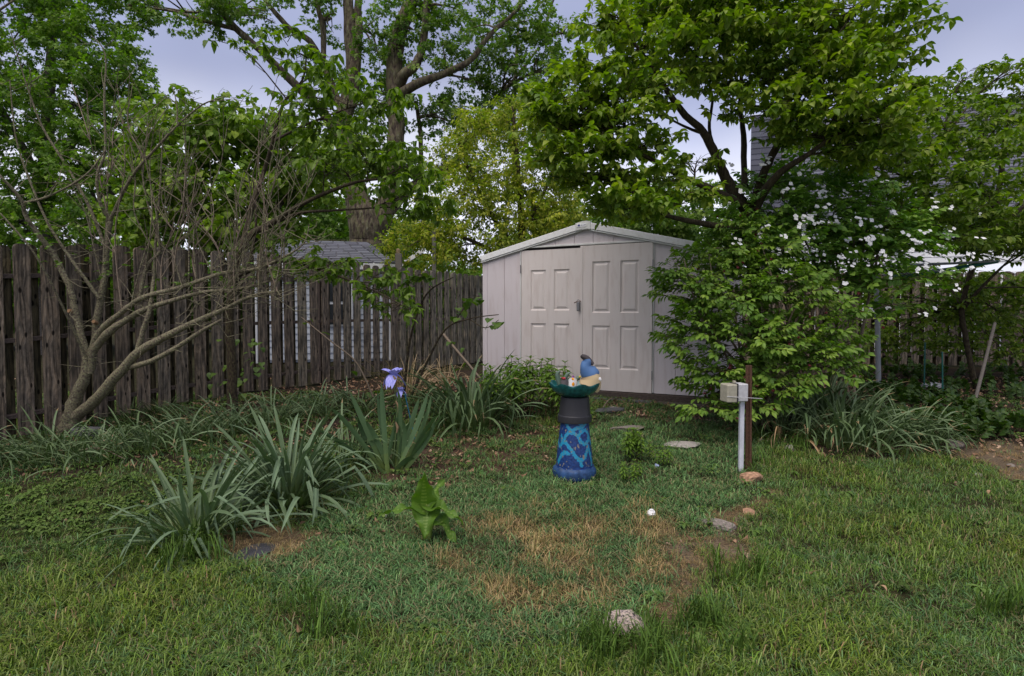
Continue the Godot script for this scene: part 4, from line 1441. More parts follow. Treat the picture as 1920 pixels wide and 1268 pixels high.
	rt = limbs(t, [[[975, 720, z, 9], [975, 560, z, 8], [978, 430, z, 7], [972, 330, z, 5], [965, 240, z, 3], [960, 200, z, 1.5]],
		[[976, 480, z, 5], [920, 400, z, 4], [880, 320, z, 3], [860, 270, z, 1.5]], [[977, 440, z, 4.5], [1020, 360, z, 3.5], [1045, 290, z, 2]],
		[[976, 500, z, 5], [880, 450, z - 0.3, 3.5], [800, 430, z - 0.3, 2]]], M["bark_dark"], 7)
	bl = blobs_px([[955, 225, 13.6, 45, 35, 0.8], [900, 260, 13.6, 60, 45, 0.9], [990, 270, 13.8, 60, 45, 0.9], [850, 310, 13.4, 40, 35, 0.7], [930, 330, 13.4, 80, 45, 1.0], [1020, 340, 13.8, 55, 50, 0.9], [870, 380, 13.2, 80, 45, 1.0], [970, 410, 13.4, 80, 45, 1.0], [800, 430, 13, 60, 40, 0.8], [890, 450, 13, 80, 40, 0.9], [1030, 420, 13.8, 50, 50, 0.8], [760, 460, 12.8, 40, 25, 0.6], [840, 490, 12.9, 60, 25, 0.6], [1060, 380, 14, 30, 50, 0.8]])
	tm = MB.new()
	twigs_into(tm, bl, rt, r, 0.02, 9)
	twig_part(t, tm, M["bark_dark"])
	crown(t, gold[0], gold[1], M["leaf_maple"], bl, 1500, r, {"flat": 0.3, "lo": 0.6, "hi": 1.05, "gap": -0.12, "gap_m": 0.7, "shell": 0.5})

	# --- far woods closing the horizon
	var wood := thing("distant_woods", "far green woods closing the horizon beyond the fences", "woods")
	wood.set_meta("kind", "stuff")
	var wb := []
	for i in 17:
		var wx := -32.0 + i * 4.0 + r.randf_range(-1, 1)
		wb.append({"c": Vector3(wx, 1.6 + r.randf_range(-0.3, 0.6), -33.0 + r.randf_range(-2, 2)), "r": Vector3(3.2, 2.4 + r.randf_range(-0.4, 0.6), 1.5)})
	crown(wood, maple[0], maple[1], M["leaf_maple"], wb, 2600, r, {"lo": 2.0, "hi": 3.2, "gap": -0.5})
	# --- far trees closing the gaps low down
	for q in [[700, 440, 26, 120, 60], [1080, 430, 28, 110, 60], [1250, 400, 27, 110, 70], [560, 420, 24, 90, 60], [1650, 430, 24, 120, 60]]:
		var ft := thing("distant_tree", ["distant green tree low behind the maple trunk", "distant tree low behind the shed ridge", "distant tree behind the dogwood opening", "distant tree behind the round-leaved thicket", "distant tree hidden behind the flowering shrub"][[700, 1080, 1250, 560, 1650].find(q[0])], "tree", at(q[0], 640, q[2]) * Vector3(1, 0, 1) + Vector3(0, 0.4, 0))
		limbs(ft, [[[q[0], 640, q[2], 6], [q[0] + 4, 520, q[2], 5], [q[0], q[1], q[2], 3]]], M["bark_dark"], 6)
		var fb := blobs_px([[q[0], q[1], q[2], q[3], q[4], 1.8], [q[0] - q[3] * 0.6, q[1] + 45, q[2], q[3] * 0.7, q[4] * 0.8, 1.6], [q[0] + q[3] * 0.6, q[1] + 45, q[2], q[3] * 0.7, q[4] * 0.8, 1.6]])
		crown(ft, maple[0], maple[1], M["leaf_maple"], fb, 520, r, {"lo": 1.2, "hi": 2.0, "gap": -0.1, "gap_m": 1.5})

	var bush_at := [[-150, 545, 17, "low dark bush seen through the fence boards by the bare shrub"], [120, 550, 18, "rounded bush beyond the fence under the bushy maple"], [420, 545, 19, "wide bush beyond the fence under the round-leaved tree"], [560, 560, 21, "green bush beside the outbuilding's far end"], [850, 540, 20, "green bush beyond the fence end by the shed"], [1500, 560, 20, "dark bush beyond the far fence behind the sweetshrub"], [1760, 560, 19, "dark bush beyond the far fence by the porch roof"]]
	for q in bush_at:
		var bo := thing("background_bush", q[3], "bush", at(q[0], 640, q[2]) * Vector3(1, 0, 1) + Vector3(0, 0.4, 0))
		limbs(bo, [[[q[0], 640, q[2], 4], [q[0] + 3, 580, q[2], 3], [q[0], 540, q[2], 1]]], M["bark_dark"], 5)
		crown(bo, maple2[0], maple2[1], M["leaf_maple"], blobs_px([[q[0], q[1], q[2], 100, 50, 1.2], [q[0] - 90, q[1] + 25, q[2], 80, 40, 1.0], [q[0] + 90, q[1] + 20, q[2], 80, 42, 1.0]]), 420, r, {"lo": 1.0, "hi": 1.7, "gap": -0.3})

	# --- dogwood on the right of the shed
	t = thing("dogwood_tree", "spreading dogwood with tiers of bright leaves beside the shed", "tree", at(1420, 760, 6.9) * Vector3(1, 0, 1) + Vector3(0, 0.36, 0))
	z = 6.9
	rt = limbs(t, [[[1425, 775, z, 15], [1420, 640, z, 14], [1412, 500, z, 13], [1404, 430, z, 13], [1397, 385, z, 12]],
		[[1402, 400, z, 12], [1366, 343, z - 0.1, 10], [1345, 300, z - 0.2, 9], [1319, 247, z - 0.3, 7], [1276, 206, z - 0.4, 6], [1218, 120, z - 0.5, 4], [1181, 70, z - 0.6, 2]],
		[[1398, 390, z, 9], [1355, 366, z - 0.3, 8], [1312, 345, z - 0.5, 6.5], [1268, 326, z - 0.6, 5], [1203, 290, z - 0.7, 3.5], [1120, 265, z - 0.8, 2]],
		[[1396, 350, z, 6.5], [1394, 254, z + 0.2, 5.5], [1388, 181, z + 0.2, 4], [1399, 54, z + 0.2, 2.5], [1420, -40, z, 1.5]],
		[[1404, 410, z, 10], [1435, 318, z - 0.2, 8], [1461, 268, z - 0.3, 7], [1479, 218, z - 0.4, 5], [1535, 120, z - 0.5, 3], [1590, 40, z - 0.6, 2]],
		[[1404, 415, z, 9], [1450, 336, z - 0.4, 7], [1515, 290, z - 0.7, 5], [1600, 232, z - 0.9, 3.5], [1680, 190, z - 1, 2]],
		[[1404, 440, z, 8], [1363, 428, z - 0.4, 7], [1272, 410, z - 0.7, 4.5], [1200, 390, z - 0.9, 3]],
		[[1345, 300, z - 0.2, 4], [1330, 240, z + 0.2, 3], [1335, 180, z + 0.3, 2.5], [1310, 110, z + 0.3, 1.5]],
		[[1319, 250, z - 0.3, 3.5], [1290, 240, z - 0.2, 2.5], [1240, 215, z - 0.1, 1.5]],
		[[1476, 225, z - 0.4, 3.5], [1520, 190, z - 0.2, 2.5], [1575, 175, z, 2]],
	], M["bark_dark"], 8, 0.1)
	bl = blobs_px([[1165, 45, 6.4, 85, 22, 0.5], [1290, 25, 6.6, 120, 22, 0.7], [1430, 20, 6.6, 130, 24, 0.7], [1570, 30, 6.3, 120, 24, 0.6], [1670, 60, 6.2, 55, 26, 0.5], [1200, 95, 6.3, 85, 18, 0.6], [1330, 85, 6.5, 110, 20, 0.7], [1480, 85, 6.4, 120, 22, 0.7], [1610, 105, 6.2, 100, 20, 0.6], [1250, 140, 6.4, 90, 18, 0.6], [1400, 140, 6.5, 120, 20, 0.7], [1550, 150, 6.2, 110, 20, 0.6], [1670, 165, 6.0, 55, 24, 0.5], [1075, 175, 6.2, 75, 18, 0.5], [1180, 180, 6.2, 90, 18, 0.6], [1440, 190, 6.3, 110, 16, 0.6], [1570, 205, 6.0, 120, 20, 0.6], [1060, 225, 6.1, 80, 20, 0.5], [1160, 225, 6.1, 80, 18, 0.6], [1100, 275, 6.0, 80, 20, 0.5], [1200, 270, 6.1, 60, 16, 0.5], [1520, 245, 6.2, 90, 18, 0.6], [1640, 240, 5.9, 90, 18, 0.5], [1120, 325, 6.0, 75, 20, 0.5], [1210, 330, 6.1, 70, 20, 0.5], [1160, 380, 5.9, 70, 20, 0.5], [1270, 370, 6.1, 70, 14, 0.4], [1200, 400, 5.9, 60, 12, 0.4], [1310, 300, 6.4, 40, 8, 0.3], [1030, 185, 6.2, 45, 16, 0.4], [1015, 235, 6.2, 40, 16, 0.4], [1110, 140, 6.2, 60, 16, 0.45], [1050, 300, 6.1, 50, 18, 0.4], [1640, 290, 6.1, 70, 18, 0.5], [1400, -10, 6.6, 260, 18, 0.8]])
	tm = MB.new()
	twigs_into(tm, bl, rt, r, 0.014, 16)
	twig_part(t, tm, M["bark_dark"])
	crown(t, dog[0], dog[1], M["leaf_dogwood"], bl, 4000, r, {"flat": 0.9, "lo": 0.6, "hi": 1.2, "gap": -0.15, "gap_m": 0.5, "shell": 0.6, "singles": 300})

	# --- dogwood sapling in front of the fence
	t = thing("dogwood_sapling", "slender dogwood with dark trunk and layered branches before the fence", "tree", on_ground(437, 775))
	z = -t.position.z
	rt = limbs(t, [[[437, 780, z, 10], [434, 690, z, 9], [430, 600, z, 8.5], [436, 540, z, 8], [448, 480, z, 7], [470, 440, z, 6], [500, 425, z, 5.5]],
		[[490, 432, z, 5], [568, 382, z - 0.3, 4], [659, 344, z - 0.5, 3], [720, 335, z - 0.6, 2]],
		[[500, 425, z, 4], [560, 400, z - 0.1, 3], [620, 395, z - 0.3, 2.4], [700, 390, z - 0.4, 1.6]],
		[[448, 480, z, 5], [470, 400, z + 0.1, 4.5], [495, 320, z + 0.1, 4], [507, 280, z, 3.5], [530, 197, z - 0.1, 3], [566, 151, z - 0.2, 2], [575, 100, z - 0.2, 1.2]],
		[[512, 265, z, 3], [560, 240, z - 0.3, 2.4], [620, 215, z - 0.5, 1.8], [690, 190, z - 0.6, 1]],
		[[440, 520, z, 4], [520, 490, z - 0.3, 3.5], [580, 500, z - 0.5, 3], [640, 520, z - 0.7, 2.4], [700, 545, z - 0.8, 1.8], [750, 570, z - 0.9, 1]],
		[[438, 560, z, 4], [465, 500, z + 0.3, 3], [480, 420, z + 0.3, 2.5], [475, 340, z + 0.3, 1.6]]], M["bark_dark"], 7, 0.15)
	bl = blobs_px([[545, 105, z - 0.2, 60, 22, 0.35], [440, 85, z, 18, 8, 0.15], [610, 150, z - 0.3, 55, 18, 0.35], [570, 190, z - 0.3, 50, 16, 0.35], [660, 195, z - 0.5, 80, 18, 0.4], [720, 190, z - 0.6, 50, 14, 0.3], [610, 235, z - 0.4, 70, 16, 0.4], [690, 275, z - 0.5, 70, 22, 0.4], [740, 310, z - 0.6, 60, 22, 0.4], [650, 315, z - 0.5, 70, 16, 0.4], [760, 355, z - 0.6, 60, 22, 0.4], [770, 400, z - 0.6, 40, 14, 0.3], [600, 300, z - 0.2, 50, 20, 0.35], [805, 395, z - 0.7, 30, 14, 0.25], [610, 495, z - 0.6, 60, 18, 0.3], [570, 515, z - 0.5, 40, 14, 0.25], [680, 520, z - 0.7, 50, 14, 0.3], [720, 545, z - 0.8, 40, 18, 0.3], [740, 580, z - 0.9, 40, 14, 0.25]])
	tm = MB.new()
	twigs_into(tm, bl, rt, r, 0.009, 10)
	twig_part(t, tm, M["bark_dark"])
	crown(t, dog2[0], dog2[1], M["leaf_dogwood"], bl, 480, r, {"flat": 0.85, "lo": 0.8, "hi": 1.25, "gap": -0.25, "gap_m": 0.4, "shell": 0.6, "tint": [Color(0.8, 0.85, 0.9), Color(1.25, 1.25, 1.1)], "singles": 250})

	# --- second spreading tree by the clothes line
	t = thing("viburnum_tree", "broad dark-stemmed viburnum arching over the clothes line", "tree", on_ground(1835, 745))
	z = 8.4
	rt = limbs(t, [[[1835, 745, z, 5], [1812, 640, z, 5], [1805, 570, z, 5], [1832, 480, z, 5], [1866, 400, z, 4.5], [1880, 300, z, 5], [1890, 200, z, 3]],
		[[1832, 480, z, 5], [1770, 400, z - 0.3, 4], [1710, 340, z - 0.5, 2.5]], [[1866, 400, z, 5], [1820, 310, z - 0.3, 3.5], [1770, 240, z - 0.4, 2]],
		[[1850, 440, z, 5], [1930, 380, z, 4], [2000, 320, z, 3]], [[1805, 580, z, 4], [1840, 540, z - 0.2, 3], [1880, 500, z - 0.3, 2]]], M["bark_dark"], 7, 0.1)
	bl = blobs_px([[1880, 140, 8.2, 45, 22, 0.6], [1800, 145, 8.2, 35, 10, 0.4], [1935, 170, 8, 50, 30, 0.6], [1740, 175, 7.6, 50, 14, 0.5], [1720, 215, 7.4, 60, 20, 0.6], [1800, 225, 7.8, 70, 20, 0.6], [1700, 265, 7.3, 80, 24, 0.6], [1800, 285, 7.6, 90, 26, 0.7], [1890, 280, 7.8, 60, 28, 0.6], [1660, 310, 7.2, 80, 24, 0.6], [1760, 335, 7.3, 90, 26, 0.7], [1870, 350, 7.6, 80, 30, 0.7], [1700, 380, 7.2, 90, 24, 0.6], [1800, 400, 7.4, 90, 26, 0.7], [1900, 410, 7.5, 70, 28, 0.6], [1780, 450, 7.4, 90, 20, 0.6], [1880, 470, 7.6, 70, 20, 0.5], [1960, 440, 7.6, 60, 50, 0.6], [1800, 560, 8.6, 60, 40, 0.4], [1860, 580, 8.8, 40, 50, 0.4], [1750, 590, 8.8, 50, 30, 0.4], [1940, 540, 8.4, 40, 40, 0.4], [1700, 630, 9.4, 60, 36, 0.3], [1790, 640, 9.6, 60, 30, 0.3], [1890, 660, 9.4, 60, 26, 0.3], [1660, 560, 9.0, 50, 40, 0.3], [1760, 520, 9.2, 90, 24, 0.4], [1880, 540, 9.2, 80, 26, 0.4], [1820, 600, 10.0, 80, 40, 0.3], [1930, 620, 9.6, 50, 40, 0.3], [1640, 640, 10.0, 50, 40, 0.3], [1780, 190, 8.4, 60, 16, 0.5], [1860, 240, 8.4, 70, 24, 0.6], [1600, 300, 7.4, 70, 24, 0.5], [1560, 260, 7.4, 70, 20, 0.5], [1620, 440, 10.4, 80, 36, 0.9], [1740, 420, 10.4, 90, 40, 1.0], [1860, 430, 10.4, 90, 40, 1.0], [1980, 430, 10.2, 90, 50, 1.0], [2060, 330, 9.0, 90, 60, 1.0]])  # last rearmost clumps are added to shade the rear fence, partly out of view
	tm = MB.new()
	twigs_into(tm, bl, rt, r, 0.014, 12)
	twig_part(t, tm, M["bark_dark"])
	crown(t, dog[0], dog[1], M["leaf_dogwood"], bl, 4300, r, {"flat": 0.8, "lo": 0.6, "hi": 1.15, "gap": -0.22, "gap_m": 0.6, "shell": 0.5, "tint": [Color(0.62, 0.7, 0.85), Color(1.1, 1.05, 1.0)]})

	# --- sweetshrub against the shed
	t = thing("sweetshrub", "bright green sweetshrub with small maroon flowers against the shed wall", "shrub", on_ground(1425, 790))
	z = 6.2
	var sweet: Array = mk.call("opposite", "ovate", 0.082, 0.04, 0.3, 0.3, [Color(0.165, 0.287, 0.046), Color(0.132, 0.240, 0.041), Color(0.231, 0.349, 0.065)], 8, 0.2, "leaf_shrub")
	var specs := []
	for i in 14:
		var bx := r.randf_range(1395, 1480)
		var tx := lerpf(1270, 1600, (i + 0.5) / 14.0)
		specs.append([[bx, 800, z + r.randf_range(-0.15, 0.3), 3], [lerpf(bx, tx, 0.4), 690, z, 2.6], [lerpf(bx, tx, 0.8), 600, z - 0.1, 2], [tx, r.randf_range(460, 580), z - 0.1, 1]])
	rt = limbs(t, specs, M["twig"], 5, 0.05)
	bl = blobs_px([[1345, 480, 6.4, 50, 30, 0.4], [1410, 490, 6.4, 70, 40, 0.45], [1290, 540, 6.2, 45, 40, 0.35], [1370, 560, 6.1, 80, 45, 0.45], [1460, 550, 6.2, 80, 40, 0.45], [1310, 620, 6.1, 60, 40, 0.4], [1400, 640, 6.0, 80, 45, 0.45], [1490, 640, 6.0, 70, 35, 0.4], [1540, 590, 6.1, 50, 24, 0.3], [1350, 700, 6.0, 70, 40, 0.4], [1450, 710, 5.9, 70, 30, 0.4], [1540, 690, 5.9, 60, 24, 0.3], [1390, 750, 5.8, 50, 24, 0.3], [1330, 765, 5.7, 40, 14, 0.25], [1570, 640, 6, 30, 20, 0.2], [1620, 602, 6, 40, 6, 0.12], [1260, 510, 6.2, 24, 40, 0.2], [1395, 425, 6.5, 40, 20, 0.3]])
	tm = MB.new()
	twigs_into(tm, bl, rt, r, 0.007, 9)
	twig_part(t, tm, M["twig"])
	crown(t, sweet[0], sweet[1], M["leaf_shrub"], bl, 1700, r, {"flat": 0.6, "lo": 0.6, "hi": 1.1, "gap": -0.2, "gap_m": 0.35, "shell": 0.5, "singles": 280})
	var fm := MB.new()
	for k in 9:
		add_leaf(fm, Transform3D(Basis(Vector3.UP, k * TAU / 9.0) * Basis(Vector3.RIGHT, -0.5), Vector3.ZERO), {"shape": "lance", "L": 0.026, "W": 0.009, "fold": 0.4, "droop": -0.3, "col": Color(0.085, 0.012, 0.016)})
	var flower := fm.mesh(M["petal"])
	for i in 55:
		var b: Dictionary = bl[r.randi() % bl.size()]
		var d := Vector3(r.randfn(), r.randfn(), absf(r.randfn())).normalized()
		part("flower", flower, null, t, t.transform.affine_inverse() * Transform3D(Basis.from_euler(Vector3(r.randf(), r.randf() * 6, r.randf())), b.c + d * b.r + d * r.randf_range(0.03, 0.18)))

	# --- mock orange
	t = thing("mock_orange", "mock orange shrub covered in small white flowers above the sweetshrub", "shrub", on_ground(1560, 770))
	z = 7.0
	var mock: Array = mk.call("opposite", "ovate", 0.078, 0.046, 0.25, 0.3, [Color(0.185, 0.346, 0.065), Color(0.143, 0.281, 0.058), Color(0.242, 0.408, 0.078)], 8, 0.22, "leaf_shrub")
	specs = []
	for i in 12:
		var bx := r.randf_range(1510, 1610)
		var tx := lerpf(1390, 1740, (i + 0.5) / 12.0)
		specs.append([[bx, 770, z + r.randf_range(-0.2, 0.3), 3.4], [lerpf(bx, tx, 0.3), 620, z, 3], [lerpf(bx, tx, 0.7), 480, z - 0.05, 2.2], [tx, r.randf_range(340, 440), z - 0.2, 1]])
	rt = limbs(t, specs, M["twig"], 5, 0.05)
	bl = blobs_px([[1430, 350, 7.0, 60, 30, 0.4], [1520, 335, 7.1, 70, 30, 0.45], [1590, 370, 7.0, 70, 34, 0.45], [1450, 400, 6.9, 80, 36, 0.45], [1550, 420, 6.9, 80, 36, 0.45], [1650, 420, 6.9, 70, 34, 0.45], [1420, 450, 6.8, 70, 34, 0.4], [1510, 470, 6.8, 80, 36, 0.45], [1610, 470, 6.8, 70, 34, 0.4], [1690, 460, 6.8, 50, 30, 0.4], [1570, 520, 6.8, 60, 24, 0.35], [1640, 520, 6.7, 50, 18, 0.3], [1720, 525, 6.6, 55, 12, 0.2], [1480, 520, 6.8, 50, 24, 0.35], [1690, 575, 6.9, 30, 12, 0.2], [1370, 440, 6.8, 30, 40, 0.3]])
	tm = MB.new()
	twigs_into(tm, bl, rt, r, 0.008, 9)
	twig_part(t, tm, M["twig"])
	crown(t, mock[0], mock[1], M["leaf_shrub"], bl, 1250, r, {"flat": 0.55, "lo": 0.7, "hi": 1.2, "gap": -0.32, "gap_m": 0.4, "shell": 0.5, "singles": 200})
	var wm := MB.new()
	for k in 4:
		add_leaf(wm, Transform3D(Basis(Vector3.UP, k * TAU / 4.0) * Basis(Vector3.RIGHT, -0.4), Vector3.ZERO), {"shape": "ovate", "L": 0.0235, "W": 0.0245, "fold": 0.2, "droop": 0.2, "col": Color(0.82, 0.82, 0.80)})
	var white := wm.mesh(M["petal"])
	var made := 0
	while made < 300:
		var b: Dictionary = bl[r.randi() % bl.size()]
		var d := Vector3(r.randfn(), r.randfn() * 0.7, absf(r.randfn()) + 0.5).normalized()
		var c: Vector3 = b.c + d * b.r + d * r.randf_range(0.2, 0.33)
		if c.y < 2.0 and r.randf() < 0.7:
			continue
		for k in r.randi_range(2, 4):
			var tilt := Basis(Vector3.RIGHT, r.randf_range(0.5, 1.4)) * Basis(Vector3.UP, r.randf() * TAU)
			part("flower", white, null, t, t.transform.affine_inverse() * Transform3D(tilt.scaled_local(Vector3.ONE * r.randf_range(0.8, 1.2)), c + Vector3(r.randfn(), r.randfn(), r.randfn()) * 0.02))
			made += 1


func make_bare_tree() -> void:
	var r := seeded(511)
	var t := thing("bare_shrub_tree", "leaning multi-stemmed shrub with mossy grey trunks and bare upright shoots", "shrub", on_ground(126, 812))
	var z := -t.position.z
	var a := z - 0.1
	var pts := limbs(t, [
		[[122, 822, z, 16.34], [128, 787, z, 13.76], [144, 740, z, 11.18], [161, 702, z, 9.89], [164, 665, z, 9.03]],
		[[132, 800, z, 12.04], [146, 778, z, 11.18], [177, 752, a, 10.32], [221, 702, a - 0.1, 9.03], [262, 658, a - 0.15, 7.74], [315, 629, a - 0.2, 6.45], [348, 612, a - 0.2, 6.02], [416, 582, a - 0.25, 4.30], [473, 555, a - 0.3, 3.01], [520, 546, a - 0.3, 1.72]],
		[[164, 672, z, 7.74], [150, 623, z, 6.45], [139, 576, z, 6.02], [132, 544, z, 5.59], [104, 484, z, 5.16], [72, 440, z - 0.1, 4.30], [48, 405, z - 0.15, 3.61], [40, 375, z - 0.2, 3.10], [0, 330, z - 0.3, 2.58], [-40, 290, z - 0.3, 1.72]],
		[[166, 668, z, 6.88], [189, 620, z - 0.05, 6.02], [221, 591, z - 0.1, 5.16], [262, 561, z - 0.15, 4.73], [315, 545, z - 0.2, 4.30], [341, 538, z - 0.2, 3.96], [416, 513, z - 0.25, 3.44], [473, 506, z - 0.3, 2.75], [522, 487, z - 0.35, 2.24], [568, 458, z - 0.4, 1.38], [580, 420, z - 0.4, 0.69]],
		[[168, 700, z, 7.74], [177, 655, z - 0.02, 7.74], [208, 620, z - 0.1, 6.88], [233, 602, z - 0.1, 6.02], [268, 582, z - 0.15, 5.16], [315, 566, z - 0.2, 4.30], [380, 548, z - 0.2, 3.44], [450, 542, z - 0.3, 2.58], [510, 525, z - 0.3, 1.72], [545, 500, z - 0.3, 0.86]],
		[[243, 689, a - 0.1, 5.16], [284, 677, a - 0.2, 4.73], [333, 650, a - 0.25, 4.30], [379, 620, a - 0.3, 3.44], [415, 600, a - 0.3, 2.15]],
		[[258, 660, a - 0.1, 5.16], [268, 620, a - 0.1, 4.73], [281, 579, a - 0.1, 3.87], [288, 520, a, 3.01], [292, 440, a, 2.41], [300, 350, a, 1.72], [305, 250, a, 0.86]],
		[[178, 645, z + 0.1, 6.88], [181, 607, z + 0.1, 6.88], [189, 560, z + 0.1, 6.02], [196, 519, z + 0.1, 5.59], [202, 440, z + 0.1, 5.16], [206, 412, z + 0.1, 4.73], [188, 382, z + 0.05, 3.10], [182, 330, z, 2.58], [197, 282, z, 2.24], [195, 190, z, 1.89], [197, 102, z, 1.38], [170, 66, z, 0.69]],
		[[206, 415, z + 0.1, 3.44], [230, 362, z, 3.10], [255, 320, z - 0.1, 2.75], [300, 270, z - 0.2, 2.24], [333, 235, z - 0.25, 1.89], [380, 196, z - 0.3, 1.38], [428, 180, z - 0.3, 0.60]],
		[[333, 237, z - 0.25, 1.38], [331, 195, z - 0.25, 1.12], [322, 160, z - 0.25, 0.60]],
		[[46, 380, z - 0.2, 2.24], [91, 368, z - 0.25, 2.06], [159, 330, z - 0.3, 1.72], [197, 282, z - 0.3, 1.20]],
		[[186, 560, z + 0.05, 3.44], [150, 510, z, 3.10], [122, 470, z, 2.58], [90, 420, z, 2.24], [60, 350, z, 1.89], [30, 260, z, 1.38], [18, 150, z, 0.86]],
		[[200, 470, z + 0.1, 3.44], [168, 390, z + 0.1, 2.92], [130, 320, z + 0.1, 2.41], [80, 240, z + 0.1, 1.89], [50, 160, z + 0.1, 1.38], [20, 60, z, 0.69]],
		[[262, 560, a, 3.44], [275, 500, a, 3.10], [300, 470, a, 2.58], [290, 430, a, 2.06], [270, 350, a, 1.55], [262, 270, a, 0.86]],
		[[170, 690, z, 2.58], [110, 560, z - 0.3, 2.06], [60, 470, z - 0.5, 1.72], [0, 400, z - 0.6, 1.38]],
		[[-60, 60, z - 0.6, 2.92], [0, 18, z - 0.6, 2.24], [40, -10, z - 0.6, 1.38]],
	], M["bark_bare"], 9, 0.16)
	# cut stubs
	for q in [[138, 585, 128, 583, z], [181, 606, 175, 603, z + 0.08]]:
		var mb := MB.new()
		mb.tube(PackedVector3Array([at(q[0], q[1], q[4]), at(q[2], q[3], q[4] - 0.05)]), PackedFloat32Array([0.02, 0.018]), 8)
		build("cut_stub", mb, noisy("cut_wood", Color(0.45, 0.27, 0.14), "fine", Vector3(9, 9, 9), 0.9, 0.2), t, t.transform.affine_inverse())
	# upright shoots off the arching limbs, each with its own twigs
	var starts := []
	for p in pts:
		var q := view.inverse() * (p - EYE)
		var px := 960.0 + q.x / -q.z * F
		var py := 634.0 - q.y / -q.z * F
		if px > 150 and px < 545 and py < 590 and py > 330:
			starts.append([p, px, py])
	for i in 32:
		var want := lerpf(165, 540, (i + r.randf()) / 32.0)
		var s: Array = starts[0]
		for k in 40:
			var q: Array = starts[r.randi() % starts.size()]
			if absf(q[1] - want) < absf(s[1] - want):
				s = q
		var px: float = s[1]
		var topy := r.randf_range(110, 330) if px < 360 else r.randf_range(170, 380)
		if s[2] - topy < 60:
			continue
		var dz: float = -s[0].z
		var lean := r.randfn() * 55.0
		var wig := r.randf_range(-16, 16)
		var c := curve(limb_px([[px, s[2], dz, r.randf_range(1.0, 1.9)], [px + lean * 0.25 + wig, lerpf(s[2], topy, 0.33), dz + r.randf_range(-0.1, 0.1), 1.3], [px + lean * 0.6 - wig, lerpf(s[2], topy, 0.66), dz + r.randf_range(-0.15, 0.15), 0.9], [px + lean, topy, dz + r.randf_range(-0.2, 0.2), 0.5]]), 5)
		var mb := MB.new()
		mb.tube(c[0], c[1], 5)
		for k in r.randi_range(6, 13):
			var j: int = r.randi_range(3, c[0].size() - 3)
			var p: Vector3 = c[0][j]
			var d := Vector3(r.randf_range(-0.9, 0.9), r.randf_range(0.4, 1.2), r.randf_range(-0.6, 0.6)).normalized()
			var l := r.randf_range(0.1, 0.5)
			mb.tube(PackedVector3Array([p, p + d * l * 0.5, p + d * l + Vector3(0, 0.05 * l, 0)]), PackedFloat32Array([c[1][j] * 0.6, 0.0035, 0.0018]), 4, Color.WHITE, false)
		build("shoot", mb, M["bark_bare"] if i % 3 else M["twig"], t, t.transform.affine_inverse())
	# fine crooked dead twigs where the arching limbs end
	var tw := MB.new()
	for i in 170:
		var p: Vector3 = pts[r.randi() % pts.size()]
		var d := Vector3(r.randf_range(-0.8, 1.0), r.randf_range(-0.3, 0.8), r.randf_range(-0.7, 0.7)).normalized()
		var l := r.randf_range(0.1, 0.5)
		var m := p + d * l * 0.5 + Vector3(r.randfn(), r.randfn(), r.randfn()) * 0.03
		tw.tube(PackedVector3Array([p, m, p + d * l]), PackedFloat32Array([0.004, 0.003, 0.0012]), 4, Color.WHITE, false)
		if r.randf() < 0.6:
			var d2 := (d + Vector3(r.randfn(), r.randfn(), r.randfn()) * 0.6).normalized()
			tw.tube(PackedVector3Array([m, m + d2 * l * 0.45]), PackedFloat32Array([0.0026, 0.001]), 3, Color.WHITE, false)
	for e in [[575, 430], [545, 500], [520, 546], [415, 600], [430, 545], [470, 505], [500, 535], [380, 548], [460, 560]]:
		for i in 10:
			var p := at(e[0] - r.randf_range(0, 90), e[1] + r.randf_range(-8, 22), a - 0.3 + r.randf_range(-0.15, 0.15))
			var d := Vector3(r.randf_range(0.2, 1.0), r.randf_range(-0.25, 0.8), r.randf_range(-0.5, 0.5)).normalized()
			var l := r.randf_range(0.15, 0.55)
			var m := p + d * l * 0.5 + Vector3(r.randfn(), r.randfn() - 0.5, r.randfn()) * 0.03
			tw.tube(PackedVector3Array([p, m, p + d * l + Vector3(0, 0.05, 0)]), PackedFloat32Array([0.0045, 0.0032, 0.0012]), 4, Color.WHITE, false)
			for k in 2:
				var d2 := (d + Vector3(r.randfn(), r.randfn() + 0.3, r.randfn()) * 0.6).normalized()
				tw.tube(PackedVector3Array([m, m + d2 * l * 0.4]), PackedFloat32Array([0.0026, 0.001]), 3, Color.WHITE, false)
	twig_part(t, tw, M["bark_bare"])
	# a few new leaves
	var ls := leaf_set("ovate", 0.045, 0.025, 0.3, 0.3, [Color(0.10, 0.19, 0.02), Color(0.13, 0.21, 0.03)], r)
	var sp := make_spray("opposite", ls, 5, 0.06, r, M["leaf_shrub"])
	var xs := []
	var cs := []
	for i in 260:
		var p: Vector3 = pts[r.randi() % pts.size()]
		if p.y < 1.6:
			continue
		xs.append(t.transform.affine_inverse() * Transform3D(Basis.from_euler(Vector3(r.randf_range(-1.2, 0), r.randf() * TAU, 0)), p + Vector3(r.randfn(), r.randf(), r.randfn()) * 0.12))
		cs.append(Color.WHITE * r.randf_range(0.8, 1.1))
	scatter_mesh(t, "foliage", sp.mesh, xs, cs)


